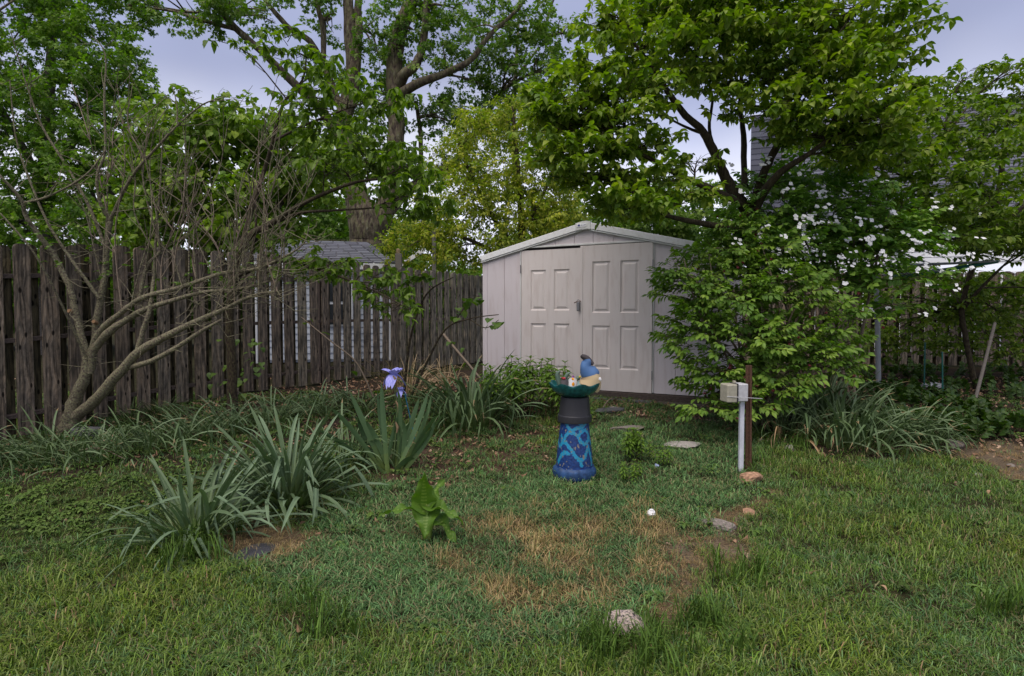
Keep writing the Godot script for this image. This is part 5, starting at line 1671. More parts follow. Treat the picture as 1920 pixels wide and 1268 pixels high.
# ---------------------------------------------------------------- strap-leaved clumps
func strap(L: float, W: float, arch: float, fold: float, twist: float, cols: Array, seg := 8, kink := 0.0) -> ArrayMesh:
	# a leaf that rises along +y, leans to +z and arches over
	var mb := MB.new()
	var p := Vector3.ZERO
	var ang := 0.0
	var prev := []
	for i in seg + 1:
		var t := float(i) / seg
		ang = arch * t * t + (kink if t > 0.56 else 0.0)
		if i > 0:
			p += Vector3(0, cos(ang), sin(ang)) * L / seg
		var w := W * 0.5 * (0.75 + 0.5 * t if t < 0.35 else 0.925 + 0.1 * sin(t * 3.0)) * (1.0 if t < 0.62 else sqrt(maxf(0.0, 1.0 - pow((t - 0.62) / 0.38, 2.0))))
		var side := Vector3(1, 0, 0).rotated(Vector3(0, cos(ang), sin(ang)).normalized(), twist * t)
		var nrm := side.cross(Vector3(0, cos(ang), sin(ang)))
		var row := [p - side * w - nrm * fold * w, p, p + side * w - nrm * fold * w]
		if i > 0:
			var c: Color = cols[0].lerp(cols[1], clampf(t * 2.2, 0, 1))
			if i == seg and cols.size() > 2:
				c = cols[2]
			if w < 0.0005:
				mb.tri(prev[0], prev[1], row[1], c)
				mb.tri(prev[1], prev[2], row[1], c)
			else:
				mb.quad(prev[0], prev[1], row[1], row[0], c)
				mb.quad(prev[1], prev[2], row[2], row[1], c)
		prev = row
	return mb.mesh(M["blade"])


func clump(called: String, label: String, group: String, p: Vector3, n: int, rad: float, lo: float, hi: float, lean: float, variants: Array, r: RandomNumberGenerator, wind := 0.0, wind_amt := 0.0, cat := "plant", blade := "blade") -> Node3D:
	var o := thing(called, label, cat, p, 0.0, group)
	for i in n:
		var a := r.randf() * TAU
		var q := sqrt(r.randf())
		var w := p + Vector3(cos(a), 0, sin(a)) * rad * q
		var yaw := -a + PI / 2 + r.randf_range(-0.7, 0.7)
		if wind_amt > 0.0 and r.randf() < wind_amt:
			yaw = wind + r.randf_range(-0.7, 0.7)
		var b := Basis(Vector3.UP, yaw) * Basis(Vector3.RIGHT, lean * (0.15 + 0.85 * q) * r.randf_range(0.3, 1.25))
		b = b * Basis(Vector3.UP, r.randf_range(-0.5, 0.5))
		b = b.scaled_local(Vector3.ONE * r.randf_range(lo, hi))
		part(blade, variants[r.randi() % variants.size()], null, o, Transform3D(b, Vector3(w.x, height(w.x, w.z) - 0.015, w.z) - p))
	return o


func make_clumps() -> void:
	var r := seeded(621)
	var grey := [Color(0.175, 0.235, 0.06), Color(0.145, 0.205, 0.115), Color(0.145, 0.205, 0.115)]
	var grey2 := [Color(0.145, 0.20, 0.045), Color(0.095, 0.145, 0.07), Color(0.095, 0.145, 0.07)]
	var lily := []
	for k in 9:
		lily.append(strap(1.0, 0.036, [0.35, 0.7, 1.0, 1.4, 1.8, 0.5, 2.2, 0.9, 0.2][k], 0.35, r.randf_range(-0.6, 0.6), grey if k % 2 else grey2))
	for k in 3:
		lily.append(strap(1.0, 0.04, [0.4, 0.8, 0.6][k], 0.3, 0.7 - k * 0.6, [grey[0], grey[1], grey[1]], 9, [1.5, 2.2, 1.1][k]))
	var thin := []
	for k in 9:
		thin.append(strap(1.0, 0.026, [1.2, 1.7, 2.1, 0.8, 1.5, 2.4, 1.0, 1.9, 0.5][k], 0.4, r.randf_range(-0.8, 0.8), [Color(0.125, 0.185, 0.045), Color(0.095, 0.145, 0.062), Color(0.09, 0.135, 0.055)] if k % 3 else [Color(0.14, 0.20, 0.055), Color(0.14, 0.195, 0.10), Color(0.28, 0.21, 0.11)]))
	for k in 3:
		thin.append(strap(1.0, 0.026, [0.8, 1.1, 0.5][k], 0.4, 0.5 - k * 0.5, [Color(0.10, 0.155, 0.04), Color(0.085, 0.13, 0.058), Color(0.22, 0.17, 0.09)], 9, [1.2, 1.8, 2.2][k]))
	var dry := strap(1.0, 0.03, 2.6, 0.7, 1.5, [Color(0.30, 0.2, 0.11), Color(0.42, 0.28, 0.16)])
	var iris := []
	for k in 6:
		iris.append(strap(1.0, 0.068, [0.25, 0.5, 0.8, 0.15, 1.1, 0.6][k], 0.12, r.randf_range(-0.6, 0.6), [Color(0.15, 0.21, 0.05), Color(0.10, 0.165, 0.075), Color(0.10, 0.165, 0.075)] if k % 2 else [Color(0.12, 0.17, 0.05), Color(0.075, 0.13, 0.06), Color(0.075, 0.13, 0.06)], 9))
	clump("daylily_clump", "low broad grey-green strap-leaved clump beside the dark flat stone", "", on_ground(365, 1005), 190, 0.15, 0.32, 0.70, 1.55, lily, r)
	clump("daylily_clump", "tall upright grey-green strap-leaved clump between stone and iris", "", on_ground(545, 938), 200, 0.15, 0.40, 0.82, 1.2, lily, r)
	clump("daylily_clump", "small bright strap-leaved clump tucked behind the iris fan", "", on_ground(640, 868), 130, 0.22, 0.35, 0.62, 1.25, thin, r)
	clump("daffodil_clump", "big arching clump of narrow leaves in front of the shed corner", "", on_ground(880, 800), 190, 0.24, 0.55, 0.95, 0.95, thin + [lily[1], lily[2], lily[4]], r)
	clump("daffodil_clump", "broad spilling clump of narrow leaves below the clothes pole", "", on_ground(1590, 830), 230, 0.34, 0.4, 0.72, 1.0, thin + [lily[2]], r, 0.6, 0.25)
	clump("daffodil_clump", "wide flopping clump of narrow leaves at the dirt path end", "", on_ground(1705, 828), 170, 0.26, 0.32, 0.6, 1.1, thin, r, 0.9, 0.3)
	clump("daffodil_clump", "thin yellowing clump of leaves under the sweetshrub by the meter box", "", on_ground(1468, 815), 90, 0.26, 0.35, 0.65, 1.1, thin + [dry], r)
	clump("daffodil_clump", "upright clump of narrow leaves at the foot of the flowering shrub", "", on_ground(1545, 790), 120, 0.25, 0.5, 0.8, 0.7, thin, r)
	var spots := [[30, 870, "lilyturf clump lying flat at the foot of the dark fence"], [100, 862, "lilyturf clump in front of the leaning trunk base"], [190, 862, "lilyturf clump beside the grey concrete block"], [275, 850, "lilyturf clump flopping under the arching stems"], [350, 832, "lilyturf clump below the long low limb"], [420, 815, "lilyturf clump at the sapling's foot"], [500, 800, "lilyturf clump between sapling and fence"], [590, 780, "lilyturf clump at the fence with white gaps behind"], [-50, 880, "lilyturf clump at the fence corner by the lawn"], [660, 770, "lilyturf clump behind the iris flower"]]
	for s in spots:
		clump("lilyturf_clump", s[2], "lilyturf clumps along the fence", on_ground(s[0], s[1]), 110, 0.26, 0.3, 0.58, 1.25, thin, r, -1.2, 0.5)
	for s in [[245, 800, "dark lilyturf tuft against the fence below the bare limbs"], [305, 790, "dark grassy tuft against the fence beside the sapling"]]:
		clump("grass_tuft", s[2], "dark tufts at the fence foot", on_ground(s[0], s[1]), 90, 0.12, 0.2, 0.38, 0.8, [strap(1.0, 0.02, 1.0, 0.4, 0.3, [Color(0.05, 0.075, 0.02), Color(0.045, 0.07, 0.02)])], r)
	# iris with its flower and blue stake
	var ip := on_ground(735, 880)
	var io := thing("bearded_iris", "bearded iris with broad sword leaves and one violet flower", "iris", ip)
	var fan := [[-0.16, -0.62, 0.62, 0], [-0.13, -0.45, 0.70, 1], [-0.10, -0.30, 0.72, 3], [-0.06, -0.2, 0.66, 0], [-0.03, -0.06, 0.74, 3], [0.0, 0.03, 0.64, 0], [0.03, 0.1, 0.76, 1], [0.05, 0.2, 0.62, 3], [0.09, 0.28, 0.70, 0], [0.12, 0.33, 0.72, 1], [0.16, 0.45, 0.66, 3], [0.19, 0.62, 0.56, 2], [-0.2, -0.85, 0.48, 4], [-0.11, -0.62, 0.50, 2], [0.1, 0.12, 0.44, 5], [0.0, -0.35, 0.5, 5], [-0.05, -0.75, 0.36, 4], [0.04, 0.5, 0.36, 4], [0.14, 0.2, 0.5, 5], [-0.15, -0.2, 0.55, 5], [0.22, 0.3, 0.6, 1], [-0.06, 0.12, 0.58, 1]]
	for q in fan:
		var b := Basis(Vector3.BACK, -q[1] * 1.2 + r.randf_range(-0.12, 0.12)) * Basis(Vector3.RIGHT, r.randf_range(-0.25, 0.25)) * Basis(Vector3.UP, r.randf_range(-0.9, 0.9) + (PI / 2 if q[1] > 0 else -PI / 2) * (0.35 if q[3] >= 4 else 0.15))
		part("blade", iris[q[3]], null, io, Transform3D(b.scaled_local(Vector3(0.62, q[2], 0.62 if q[3] < 4 else q[2])), Vector3(q[0] * 0.5, -0.015, r.randf_range(-0.1, 0.12))))
	var fz := -ip.z + 0.02
	var st := MB.new()
	var sc := curve([[at(738, 860, fz), 0.006], [at(745, 770, fz), 0.006], [at(741, 735, fz), 0.0055], [at(736, 708, fz), 0.006]], 4)
	st.tube(sc[0], sc[1], 6)
	build("stalk", st, M["sage_stem"] if M.has("sage_stem") else noisy("sage_stem", Color(0.13, 0.19, 0.07), "soft", Vector3(5, 5, 5), 0.6, 0.0), io, Transform3D(Basis(), -ip))
	var vio := [Color(0.28, 0.29, 0.66), Color(0.35, 0.36, 0.73), Color(0.23, 0.235, 0.58)]
	var make_flower := func(c: Vector3, sc2: float, n_up: int) -> void:
		var fo := Node3D.new()
		fo.name = "flower"
		io.add_child(fo, true)
		fo.position = c - ip
		for k in n_up + 3:
			var up := k < n_up
			var mb := MB.new()
			var L: float = (0.074 if up else 0.088) * sc2
			var W: float = (0.040 if up else 0.036) * sc2
			var yaw: float = (k * TAU / n_up + 0.5) if up else ((k - n_up) * TAU / 3.0 - 0.15)
			var x := Transform3D(Basis(Vector3.UP, yaw) * Basis(Vector3.RIGHT, -1.15 if up else -0.25), Vector3.ZERO)
			var prev := []
			for j in 8:
				var t := j / 7.0
				var w := W * sin(minf(1.0, 0.10 + t * 0.80) * PI * 0.9)
				var row := []
				for e in 7:
					var q := (e - 3) / 3.0
					var y := (0.55 * L * t * t if up else -1.05 * L * t * t) * (-1.0 if up else 1.0) + 0.011 * sc2 * t * t * sin(q * 7.0 + k * 2.0) - 0.012 * sc2 * (1.0 - q * q) * (1.0 if up else -1.0)
					row.append(x * Vector3(q * w, y, L * t * (1.0 - (0.1 if up else 0.35) * t)))
				if j > 0:
					for e in 6:
						mb.quad(prev[e], prev[e + 1], row[e + 1], row[e], vio[(e + j) % 2] if not up else vio[(e + j + k) % 3])
				prev = row
			build("petal", mb, M["petal"], fo)
	make_flower.call(at(738, 704, fz), 1.25, 3)
	make_flower.call(at(752, 733, fz - 0.03), 0.62, 2)
	for q in [[742, 752, 748, 775], [741, 790, 744, 812], [737, 705, 739, 716]]:
		var dm := MB.new()
		dm.tube(PackedVector3Array([at(q[0], q[1], fz - 0.05), at((q[0] + q[2]) / 2.0 + 3, (q[1] + q[3]) / 2.0, fz - 0.06), at(q[2], q[3], fz - 0.05)]), PackedFloat32Array([0.005, 0.012, 0.006]), 6)
		build("spent_flower", dm, noisy("spent", Color(0.42, 0.29, 0.16), "fine", Vector3(12, 12, 12), 0.9, 0.5), io, Transform3D(Basis(), -ip))
	var sk := MB.new()
	var s0 := on_ground(781, 838)
	sk.tube(PackedVector3Array([s0, at(759, 738, -s0.z)]), PackedFloat32Array([0.005, 0.005]), 6)
	var so := build("plant_stake", sk, M["blue_stake"])
	tag(so, "thin blue plant stake leaning beside the iris", "stake")


func make_herbs() -> void:
	var r := seeded(733)
	# leafy stems: whorls of pointed leaves up a stalk
	var stems := []
	for k in 4:
		var mb := MB.new()
		mb.tube(PackedVector3Array([Vector3.ZERO, Vector3(0.02, 0.25, 0.01), Vector3(0.0, 0.5, 0.0)]), PackedFloat32Array([0.005, 0.004, 0.003]), 5, Color(0.075, 0.05, 0.025))
		for j in 8:
			var y := 0.24 + j * 0.037
			var big := 1.0 - 0.45 * absf(j - 3.5) / 4.0
			for q in 4:
				var c: Color = [Color(0.13, 0.23, 0.03), Color(0.165, 0.28, 0.038), Color(0.115, 0.205, 0.028)][(j + q + k) % 3]
				add_leaf(mb, Transform3D(Basis(Vector3.UP, q * TAU / 4 + j * 0.8 + k) * Basis(Vector3.RIGHT, -0.75 if j == 7 else r.randf_range(-0.35, 0.25)), Vector3(0.01, y, 0)), {"shape": "lance", "L": 0.135 * big, "W": 0.042 * big, "fold": 0.3, "droop": 0.35, "col": c})
		stems.append(mb.mesh(M["leaf_shrub"]))
	var c0 := on_ground(985, 788)
	var o := thing("phlox_clump", "phlox clump of leafy upright stems below the shed doors", "plant", c0)
	for i in 46:
		var p := on_ground(r.randf_range(915, 1062), r.randf_range(758, 800))
		var s := r.randf_range(0.85, 1.12)
		part("leafy_stem", stems[r.randi() % 4], null, o, Transform3D(Basis(Vector3.UP, r.randf() * TAU).scaled(Vector3(s, s, s)) * Basis(Vector3.RIGHT, r.randf_range(-0.12, 0.12)), p - c0))
	var w := [[1193, 868, "weedy aster clump growing between pedestal and stepping stones", 9, 0.62], [1178, 905, "small leafy weed in the grass near the blue pot", 5, 0.4], [1225, 880, "low leafy weed beside the pale stepping stone", 4, 0.45], [455, 735, "leafy weed at the foot of the dark sapling", 5, 0.7], [1085, 800, "leafy weed just behind the black pot", 4, 0.5]]
	for q in w:
		var c := on_ground(q[0], q[1])
		var wo := thing("leafy_weed", q[2], "weed", c)
		for i in q[3]:
			var p := c + Vector3(r.randfn() * 0.06, 0, r.randfn() * 0.06)
			part("leafy_stem", stems[r.randi() % 4], null, wo, Transform3D(Basis(Vector3.UP, r.randf() * TAU).scaled(Vector3(q[4], q[4], q[4])) * Basis(Vector3.RIGHT, r.randf_range(-0.2, 0.2)), Vector3(p.x, height(p.x, p.z) - 0.06, p.z) - c))
	# arum with big wavy arrow leaves
	var ap := on_ground(800, 1015)
	var ao := thing("arum_plant", "arum with large wavy glossy arrow-shaped leaves in the grass", "plant", ap)
	# [base x, base height, pitch (negative: upright), yaw, length, half width, curl]
	var leaves := [[-0.015, 0.20, -1.25, 0.15, 0.27, 0.075, 0.25], [0.0, 0.22, 0.85, 0.05, 0.20, 0.085, 0.2], [-0.03, 0.19, -0.25, -1.35, 0.24, 0.06, 0.6], [0.02, 0.21, -0.15, 1.1, 0.22, 0.06, 0.8], [0.04, 0.15, 0.25, 1.0, 0.22, 0.06, 0.9], [0.05, 0.12, 0.5, 1.9, 0.18, 0.055, 0.8], [0.0, 0.2, -0.9, 2.6, 0.22, 0.06, 0.5]]
	var shape := [0.62, 1.0, 1.0, 0.92, 0.80, 0.66, 0.52, 0.40, 0.28, 0.16, 0.0]
	for q in leaves:
		var mb := MB.new()
		var prev := []
		var shades := [Color(0.105, 0.20, 0.026), Color(0.115, 0.215, 0.03), Color(0.19, 0.29, 0.06)]
		for j in 23:
			var t := j / 22.0
			var k := t * 10.0
			var hw: float = q[5] * lerpf(shape[int(k)], shape[mini(int(k) + 1, 10)], k - int(k))
			var row := []
			for e in 9:
				var g := (e - 4) / 4.0
				var y: float = -q[6] * q[4] * 0.55 * t * t + 0.22 * absf(g) * hw + 0.020 * g * g * sin(t * 13.0 + signf(g) * 1.3 + q[3] * 3.0)
				row.append(Vector3(g * hw, y, q[4] * t - 0.05 * g * g * maxf(0.0, 1.0 - t * 4.0)))
			if j > 0:
				for e in 8:
					mb.quad(prev[e], prev[e + 1], row[e + 1], row[e], shades[2] if (e == 3 or e == 4) and t < 0.8 and j % 2 else shades[(j / 2) % 2])
			prev = row
		build("leaf", mb, M["leaf_shrub"], ao, Transform3D(Basis(Vector3.UP, q[3]) * Basis(Vector3.RIGHT, q[2]), Vector3(q[0], q[1], 0)))
		var pm := MB.new()
		pm.tube(PackedVector3Array([Vector3(q[0] * 0.2, -0.01, 0), Vector3(q[0] * 0.5, q[1] * 0.6, 0.01), Vector3(q[0], q[1] + 0.005, 0)]), PackedFloat32Array([0.017, 0.011, 0.006]), 7, Color(0.22, 0.30, 0.06))
		build("leaf_stalk", pm, M["blade"], ao)
	# wild saplings with round leaves between the fence and the shed
	var ls := leaf_set("fan_heart", 0.085, 0.09, 0.2, 0.2, [Color(0.10, 0.175, 0.03), Color(0.085, 0.15, 0.028), Color(0.12, 0.19, 0.035)], r)
	var lm := []
	for s in ls:
		var mb := MB.new()
		add_leaf(mb, Transform3D(), s)
		lm.append(mb.mesh(M["leaf_shrub"]))
	var vines := [
		["wild_sapling", "thin dark sapling with round leaves before the board fence", [[[757, 745, 7.2, 2.6], [768, 640, 7.1, 2.4], [790, 570, 7.0, 2], [812, 540, 6.9, 1.6], [850, 520, 6.8, 1]], [[812, 540, 6.9, 1.4], [790, 515, 6.9, 1], [765, 530, 6.9, 0.8]]]],
		["wild_sapling", "arching round-leaved seedling reaching across the shed corner", [[[770, 745, 6.6, 2.4], [800, 680, 6.5, 2.2], [835, 618, 6.4, 1.8], [880, 598, 6.2, 1.4], [935, 590, 6.1, 0.9]], [[880, 598, 6.2, 1.2], [910, 615, 6.1, 1], [935, 600, 6.1, 0.7]], [[850, 608, 6.3, 1.2], [880, 565, 6.2, 0.9], [900, 555, 6.2, 0.6]]]],
		["bramble_stem", "long dry cane arching from the fence into the big leaf clump", [[[830, 625, 8.4, 2.6], [850, 650, 8.2, 2.4], [880, 685, 7.8, 2.2], [905, 715, 7.4, 1.6]]]],
		["bramble_stem", "thin leafy runner trailing up the fence below the sapling", [[[700, 745, 7.4, 1.6], [668, 680, 7.5, 1.4], [620, 640, 7.6, 1.2], [565, 595, 7.8, 0.8]]]],
	]
	for q in vines:
		var first: Array = q[2][0][0]
		var vo := thing(q[0], q[1], "sapling", at(first[0], first[1], first[2]))
		var pts := limbs(vo, q[2], M["twig"] if q[0] == "bramble_stem" else M["bark_dark"], 6, 0.1)
		if pts.size() == 0:
			continue
		for i in (30 if q[0] == "wild_sapling" else 7):
			var k := r.randi_range(pts.size() / 3 if q[0] == "wild_sapling" else 0, pts.size() - 1)
			var p := pts[k] + Vector3(r.randfn() * 0.05, r.randf_range(-0.03, 0.03), r.randfn() * 0.05)
			var b := Basis(Vector3.UP, r.randf() * TAU) * Basis(Vector3.RIGHT, r.randf_range(0.1, 0.9))
			part("leaf", lm[r.randi() % lm.size()], null, vo, Transform3D(b.scaled_local(Vector3.ONE * r.randf_range(0.6, 1.25)), p - vo.position))
	# hostas and weeds at the fence foot by the dark trunk
	var ho := thing("ivy_patch", "round-leaved young vine climbing around the dark sapling trunk", "vine", on_ground(455, 760))
	for i in 75:
		var p := at(r.randf_range(395, 492), r.randf_range(635, 775), -ho.position.z + r.randf_range(-0.2, 0.15))
		if p.y < height(p.x, p.z) or patch.get_noise_2d(p.x * 9.0, p.y * 9.0) < -0.05:
			continue
		part("leaf", lm[r.randi() % lm.size()], null, ho, Transform3D((Basis(Vector3.UP, r.randf_range(-1.2, 1.2)) * Basis(Vector3.RIGHT, r.randf_range(0.2, 1.1))).scaled_local(Vector3.ONE * r.randf_range(0.5, 1.0)), p - ho.position))
	# dry ornamental grass against the fence
	var dg := []
	for k in 4:
		dg.append(strap(1.0, 0.012, 0.5 + 0.7 * k, 0.2, 0.5, [Color(0.30, 0.21, 0.11), Color(0.38, 0.28, 0.16), Color(0.38, 0.28, 0.16)], 8))
	clump("dry_grass_clump", "tawny dry grass clump standing against the fence by the iris", "", on_ground(762, 745), 90, 0.22, 0.4, 0.8, 0.6, dg, r)
	clump("dry_grass_clump", "loose dry grass clump in front of the shed corner boards", "", on_ground(835, 722), 60, 0.22, 0.3, 0.6, 0.9, dg, r)


# ---------------------------------------------------------------- stones and small things
func rock_mesh(sx: float, sy: float, sz: float, s: int, rough := 0.25) -> MB:
	# a ball cut by random planes, then roughened
	var r := seeded(s * 7 + 1)
	var f := FastNoiseLite.new()
	f.seed = s
	f.frequency = 1.6
	f.fractal_octaves = 4
	var cuts := []
	for k in 16:
		cuts.append([Vector3(r.randfn(), r.randfn(), r.randfn()).normalized(), r.randf_range(0.68, 0.95)])
	var mb := MB.new()
	var n := 22
	var m := 34
	var grid := []
	for i in n + 1:
		var row := []
		for j in m + 1:
			var th := PI * i / n
			var ph := TAU * (j % m) / m
			var d := Vector3(sin(th) * cos(ph), cos(th), sin(th) * sin(ph))
			var k := 1.05
			for c in cuts:
				var q: float = d.dot(c[0])
				if q > 0.1:
					k = minf(k, c[1] / q)
			k *= 1.0 + rough * 0.35 * f.get_noise_3dv(d * 1.4)
			row.append(Vector3(d.x * sx, d.y * sy, d.z * sz) * k)
		grid.append(row)
	for i in n:
		for j in m:
			mb.tri(grid[i][j], grid[i][j + 1], grid[i + 1][j + 1])
			mb.tri(grid[i][j], grid[i + 1][j + 1], grid[i + 1][j])
	return mb


func make_stones() -> void:
	var list := [
		["orange_rock", 1408, 903, 0.115, 0.06, 0.08, "orange_rock", "orange and white quartz rock at the foot of the grey post", 3, 0.02],
		["speckled_rock", 1165, 1180, 0.115, 0.085, 0.10, "speckled_rock", "pale rock with dark speckles in the front lawn", 7, 0.004],
		["white_rock", 1482, 845, 0.06, 0.04, 0.05, "white_rock", "small white stone at the edge of the leaf clumps", 9, 0.01],
		["pale_rock", 1788, 838, 0.09, 0.07, 0.08, "stone", "rounded buff rock at the end of the leaf clumps", 12, 0.01],
		["small_stone", 1835, 893, 0.03, 0.02, 0.025, "white_rock", "small pale pebble on the lawn by the dirt path", 15, 0.006],
		["small_stone", 1428, 828, 0.04, 0.02, 0.03, "stone", "small stone under the yellowing leaves", 16, 0.005],
		["flat_stone", 1345, 985, 0.16, 0.03, 0.06, "stone", "half-buried brown stone along the worn bed edge", 18, 0.006],
		["flat_stone", 1405, 962, 0.05, 0.03, 0.04, "orange_rock", "small reddish stone in the worn bed edge", 19, 0.0],
		["stepping_stone", 1278, 838, 0.20, 0.025, 0.13, "white_rock", "pale stepping stone in the grass below the weeds", 21, 0.02],
		["stepping_stone", 1180, 806, 0.20, 0.022, 0.12, "stone", "brown stepping stone half covered by grass", 22, 0.02],
		["stepping_stone", 1142, 772, 0.22, 0.022, 0.13, "block", "grey stepping stone nearest the shed doors", 23, 0.02],
		["dark_flat_stone", 476, 1034, 0.14, 0.022, 0.11, "slate", "dark flat stone lying in straw between leaf clumps", 25, 0.004],
		["small_stone", 938, 908, 0.018, 0.014, 0.016, "white_rock", "tiny pinkish pebble in the short grass", 27, 0.004],
		["small_stone", 722, 968, 0.026, 0.016, 0.02, "white_rock", "small pebble in the grass beside the arum", 28, 0.004],
		["small_stone", 1895, 875, 0.03, 0.02, 0.03, "stone", "small stone lying on the dirt path", 29, 0.004],
	]
	for s in list:
		var p := on_ground(s[1], s[2])
		var o := build(s[0], rock_mesh(s[3], s[4], s[5], s[8]), M[s[6]])
		o.position = p + Vector3(0, s[9], 0)
		o.rotation.y = 0.3 * s[8]
		tag(o, s[7], "stone")
	var st := MB.new()                      # starfish-like chip on the nearest step
	for k in 5:
		var a := k * TAU / 5
		st.tri(Vector3(cos(a - 0.6), 0.05, sin(a - 0.6)) * 0.03, Vector3(cos(a) * 0.075, 0.002, sin(a) * 0.075), Vector3(0, 0.005, 0))
		st.tri(Vector3(0, 0.005, 0), Vector3(cos(a) * 0.075, 0.002, sin(a) * 0.075), Vector3(cos(a + 0.6), 0.05, sin(a + 0.6)) * 0.03)
	var so := build("star_ornament", st, M["white_rock"])
	so.position = on_ground(1150, 768) + Vector3(0, 0.026, 0)
	tag(so, "pale star-shaped ornament lying on the grey stepping stone", "ornament")
	var bk := build("concrete_block", _block(), M["block"])
	bk.position = on_ground(165, 818) + Vector3(0, 0.03, 0)
	bk.rotation.y = -0.1
	tag(bk, "grey concrete block lying by the leaning trunk", "block")
	var wad := build("crumpled_paper", rock_mesh(0.03, 0.025, 0.028, 44, 0.9), M["paper"])
	wad.position = on_ground(1221, 970) + Vector3(0, 0.03, 0)
	tag(wad, "crumpled white paper scrap in the grass", "litter")
	var bag := build("plastic_bag", rock_mesh(0.24, 0.055, 0.13, 45, 0.6), M["plastic_bag"])
	bag.position = on_ground(1752, 728) + Vector3(0, 0.03, 0)
	tag(bag, "crumpled grey plastic bag lying in the dim bed", "bag")
	var bl := build("blue_scrap", rock_mesh(0.02, 0.018, 0.02, 46, 0.8), plain("pale_blue", Color(0.35, 0.42, 0.62), 0.6))
	bl.position = on_ground(1232, 878) + Vector3(0, 0.02, 0)
	tag(bl, "small pale blue scrap under the weedy asters", "litter")
	# sticks
	for q in [[150, 858, 235, 868, "curved brown stick lying on the lilyturf"], [885, 795, 960, 812, "thin pale stick in front of the phlox stems"], [1130, 775, 1160, 752, "short twig poking from the stepping stones"]]:
		var a := on_ground(q[0], q[1]) + Vector3(0, 0.06, 0)
		var b := on_ground(q[2], q[3]) + Vector3(0, 0.03, 0)
		var mb := MB.new()
		var c := curve([[a, 0.006], [a.lerp(b, 0.45) + Vector3(0, 0.05, 0), 0.007], [b, 0.004]], 5)
		mb.tube(c[0], c[1], 6)
		tag(build("stick", mb, M["twig"]), q[4], "stick")


func _block() -> MB:
	var mb := MB.new()
	mb.box(Transform3D(), Vector3(0.26, 0.1, 0.15), 0.012)
	return mb


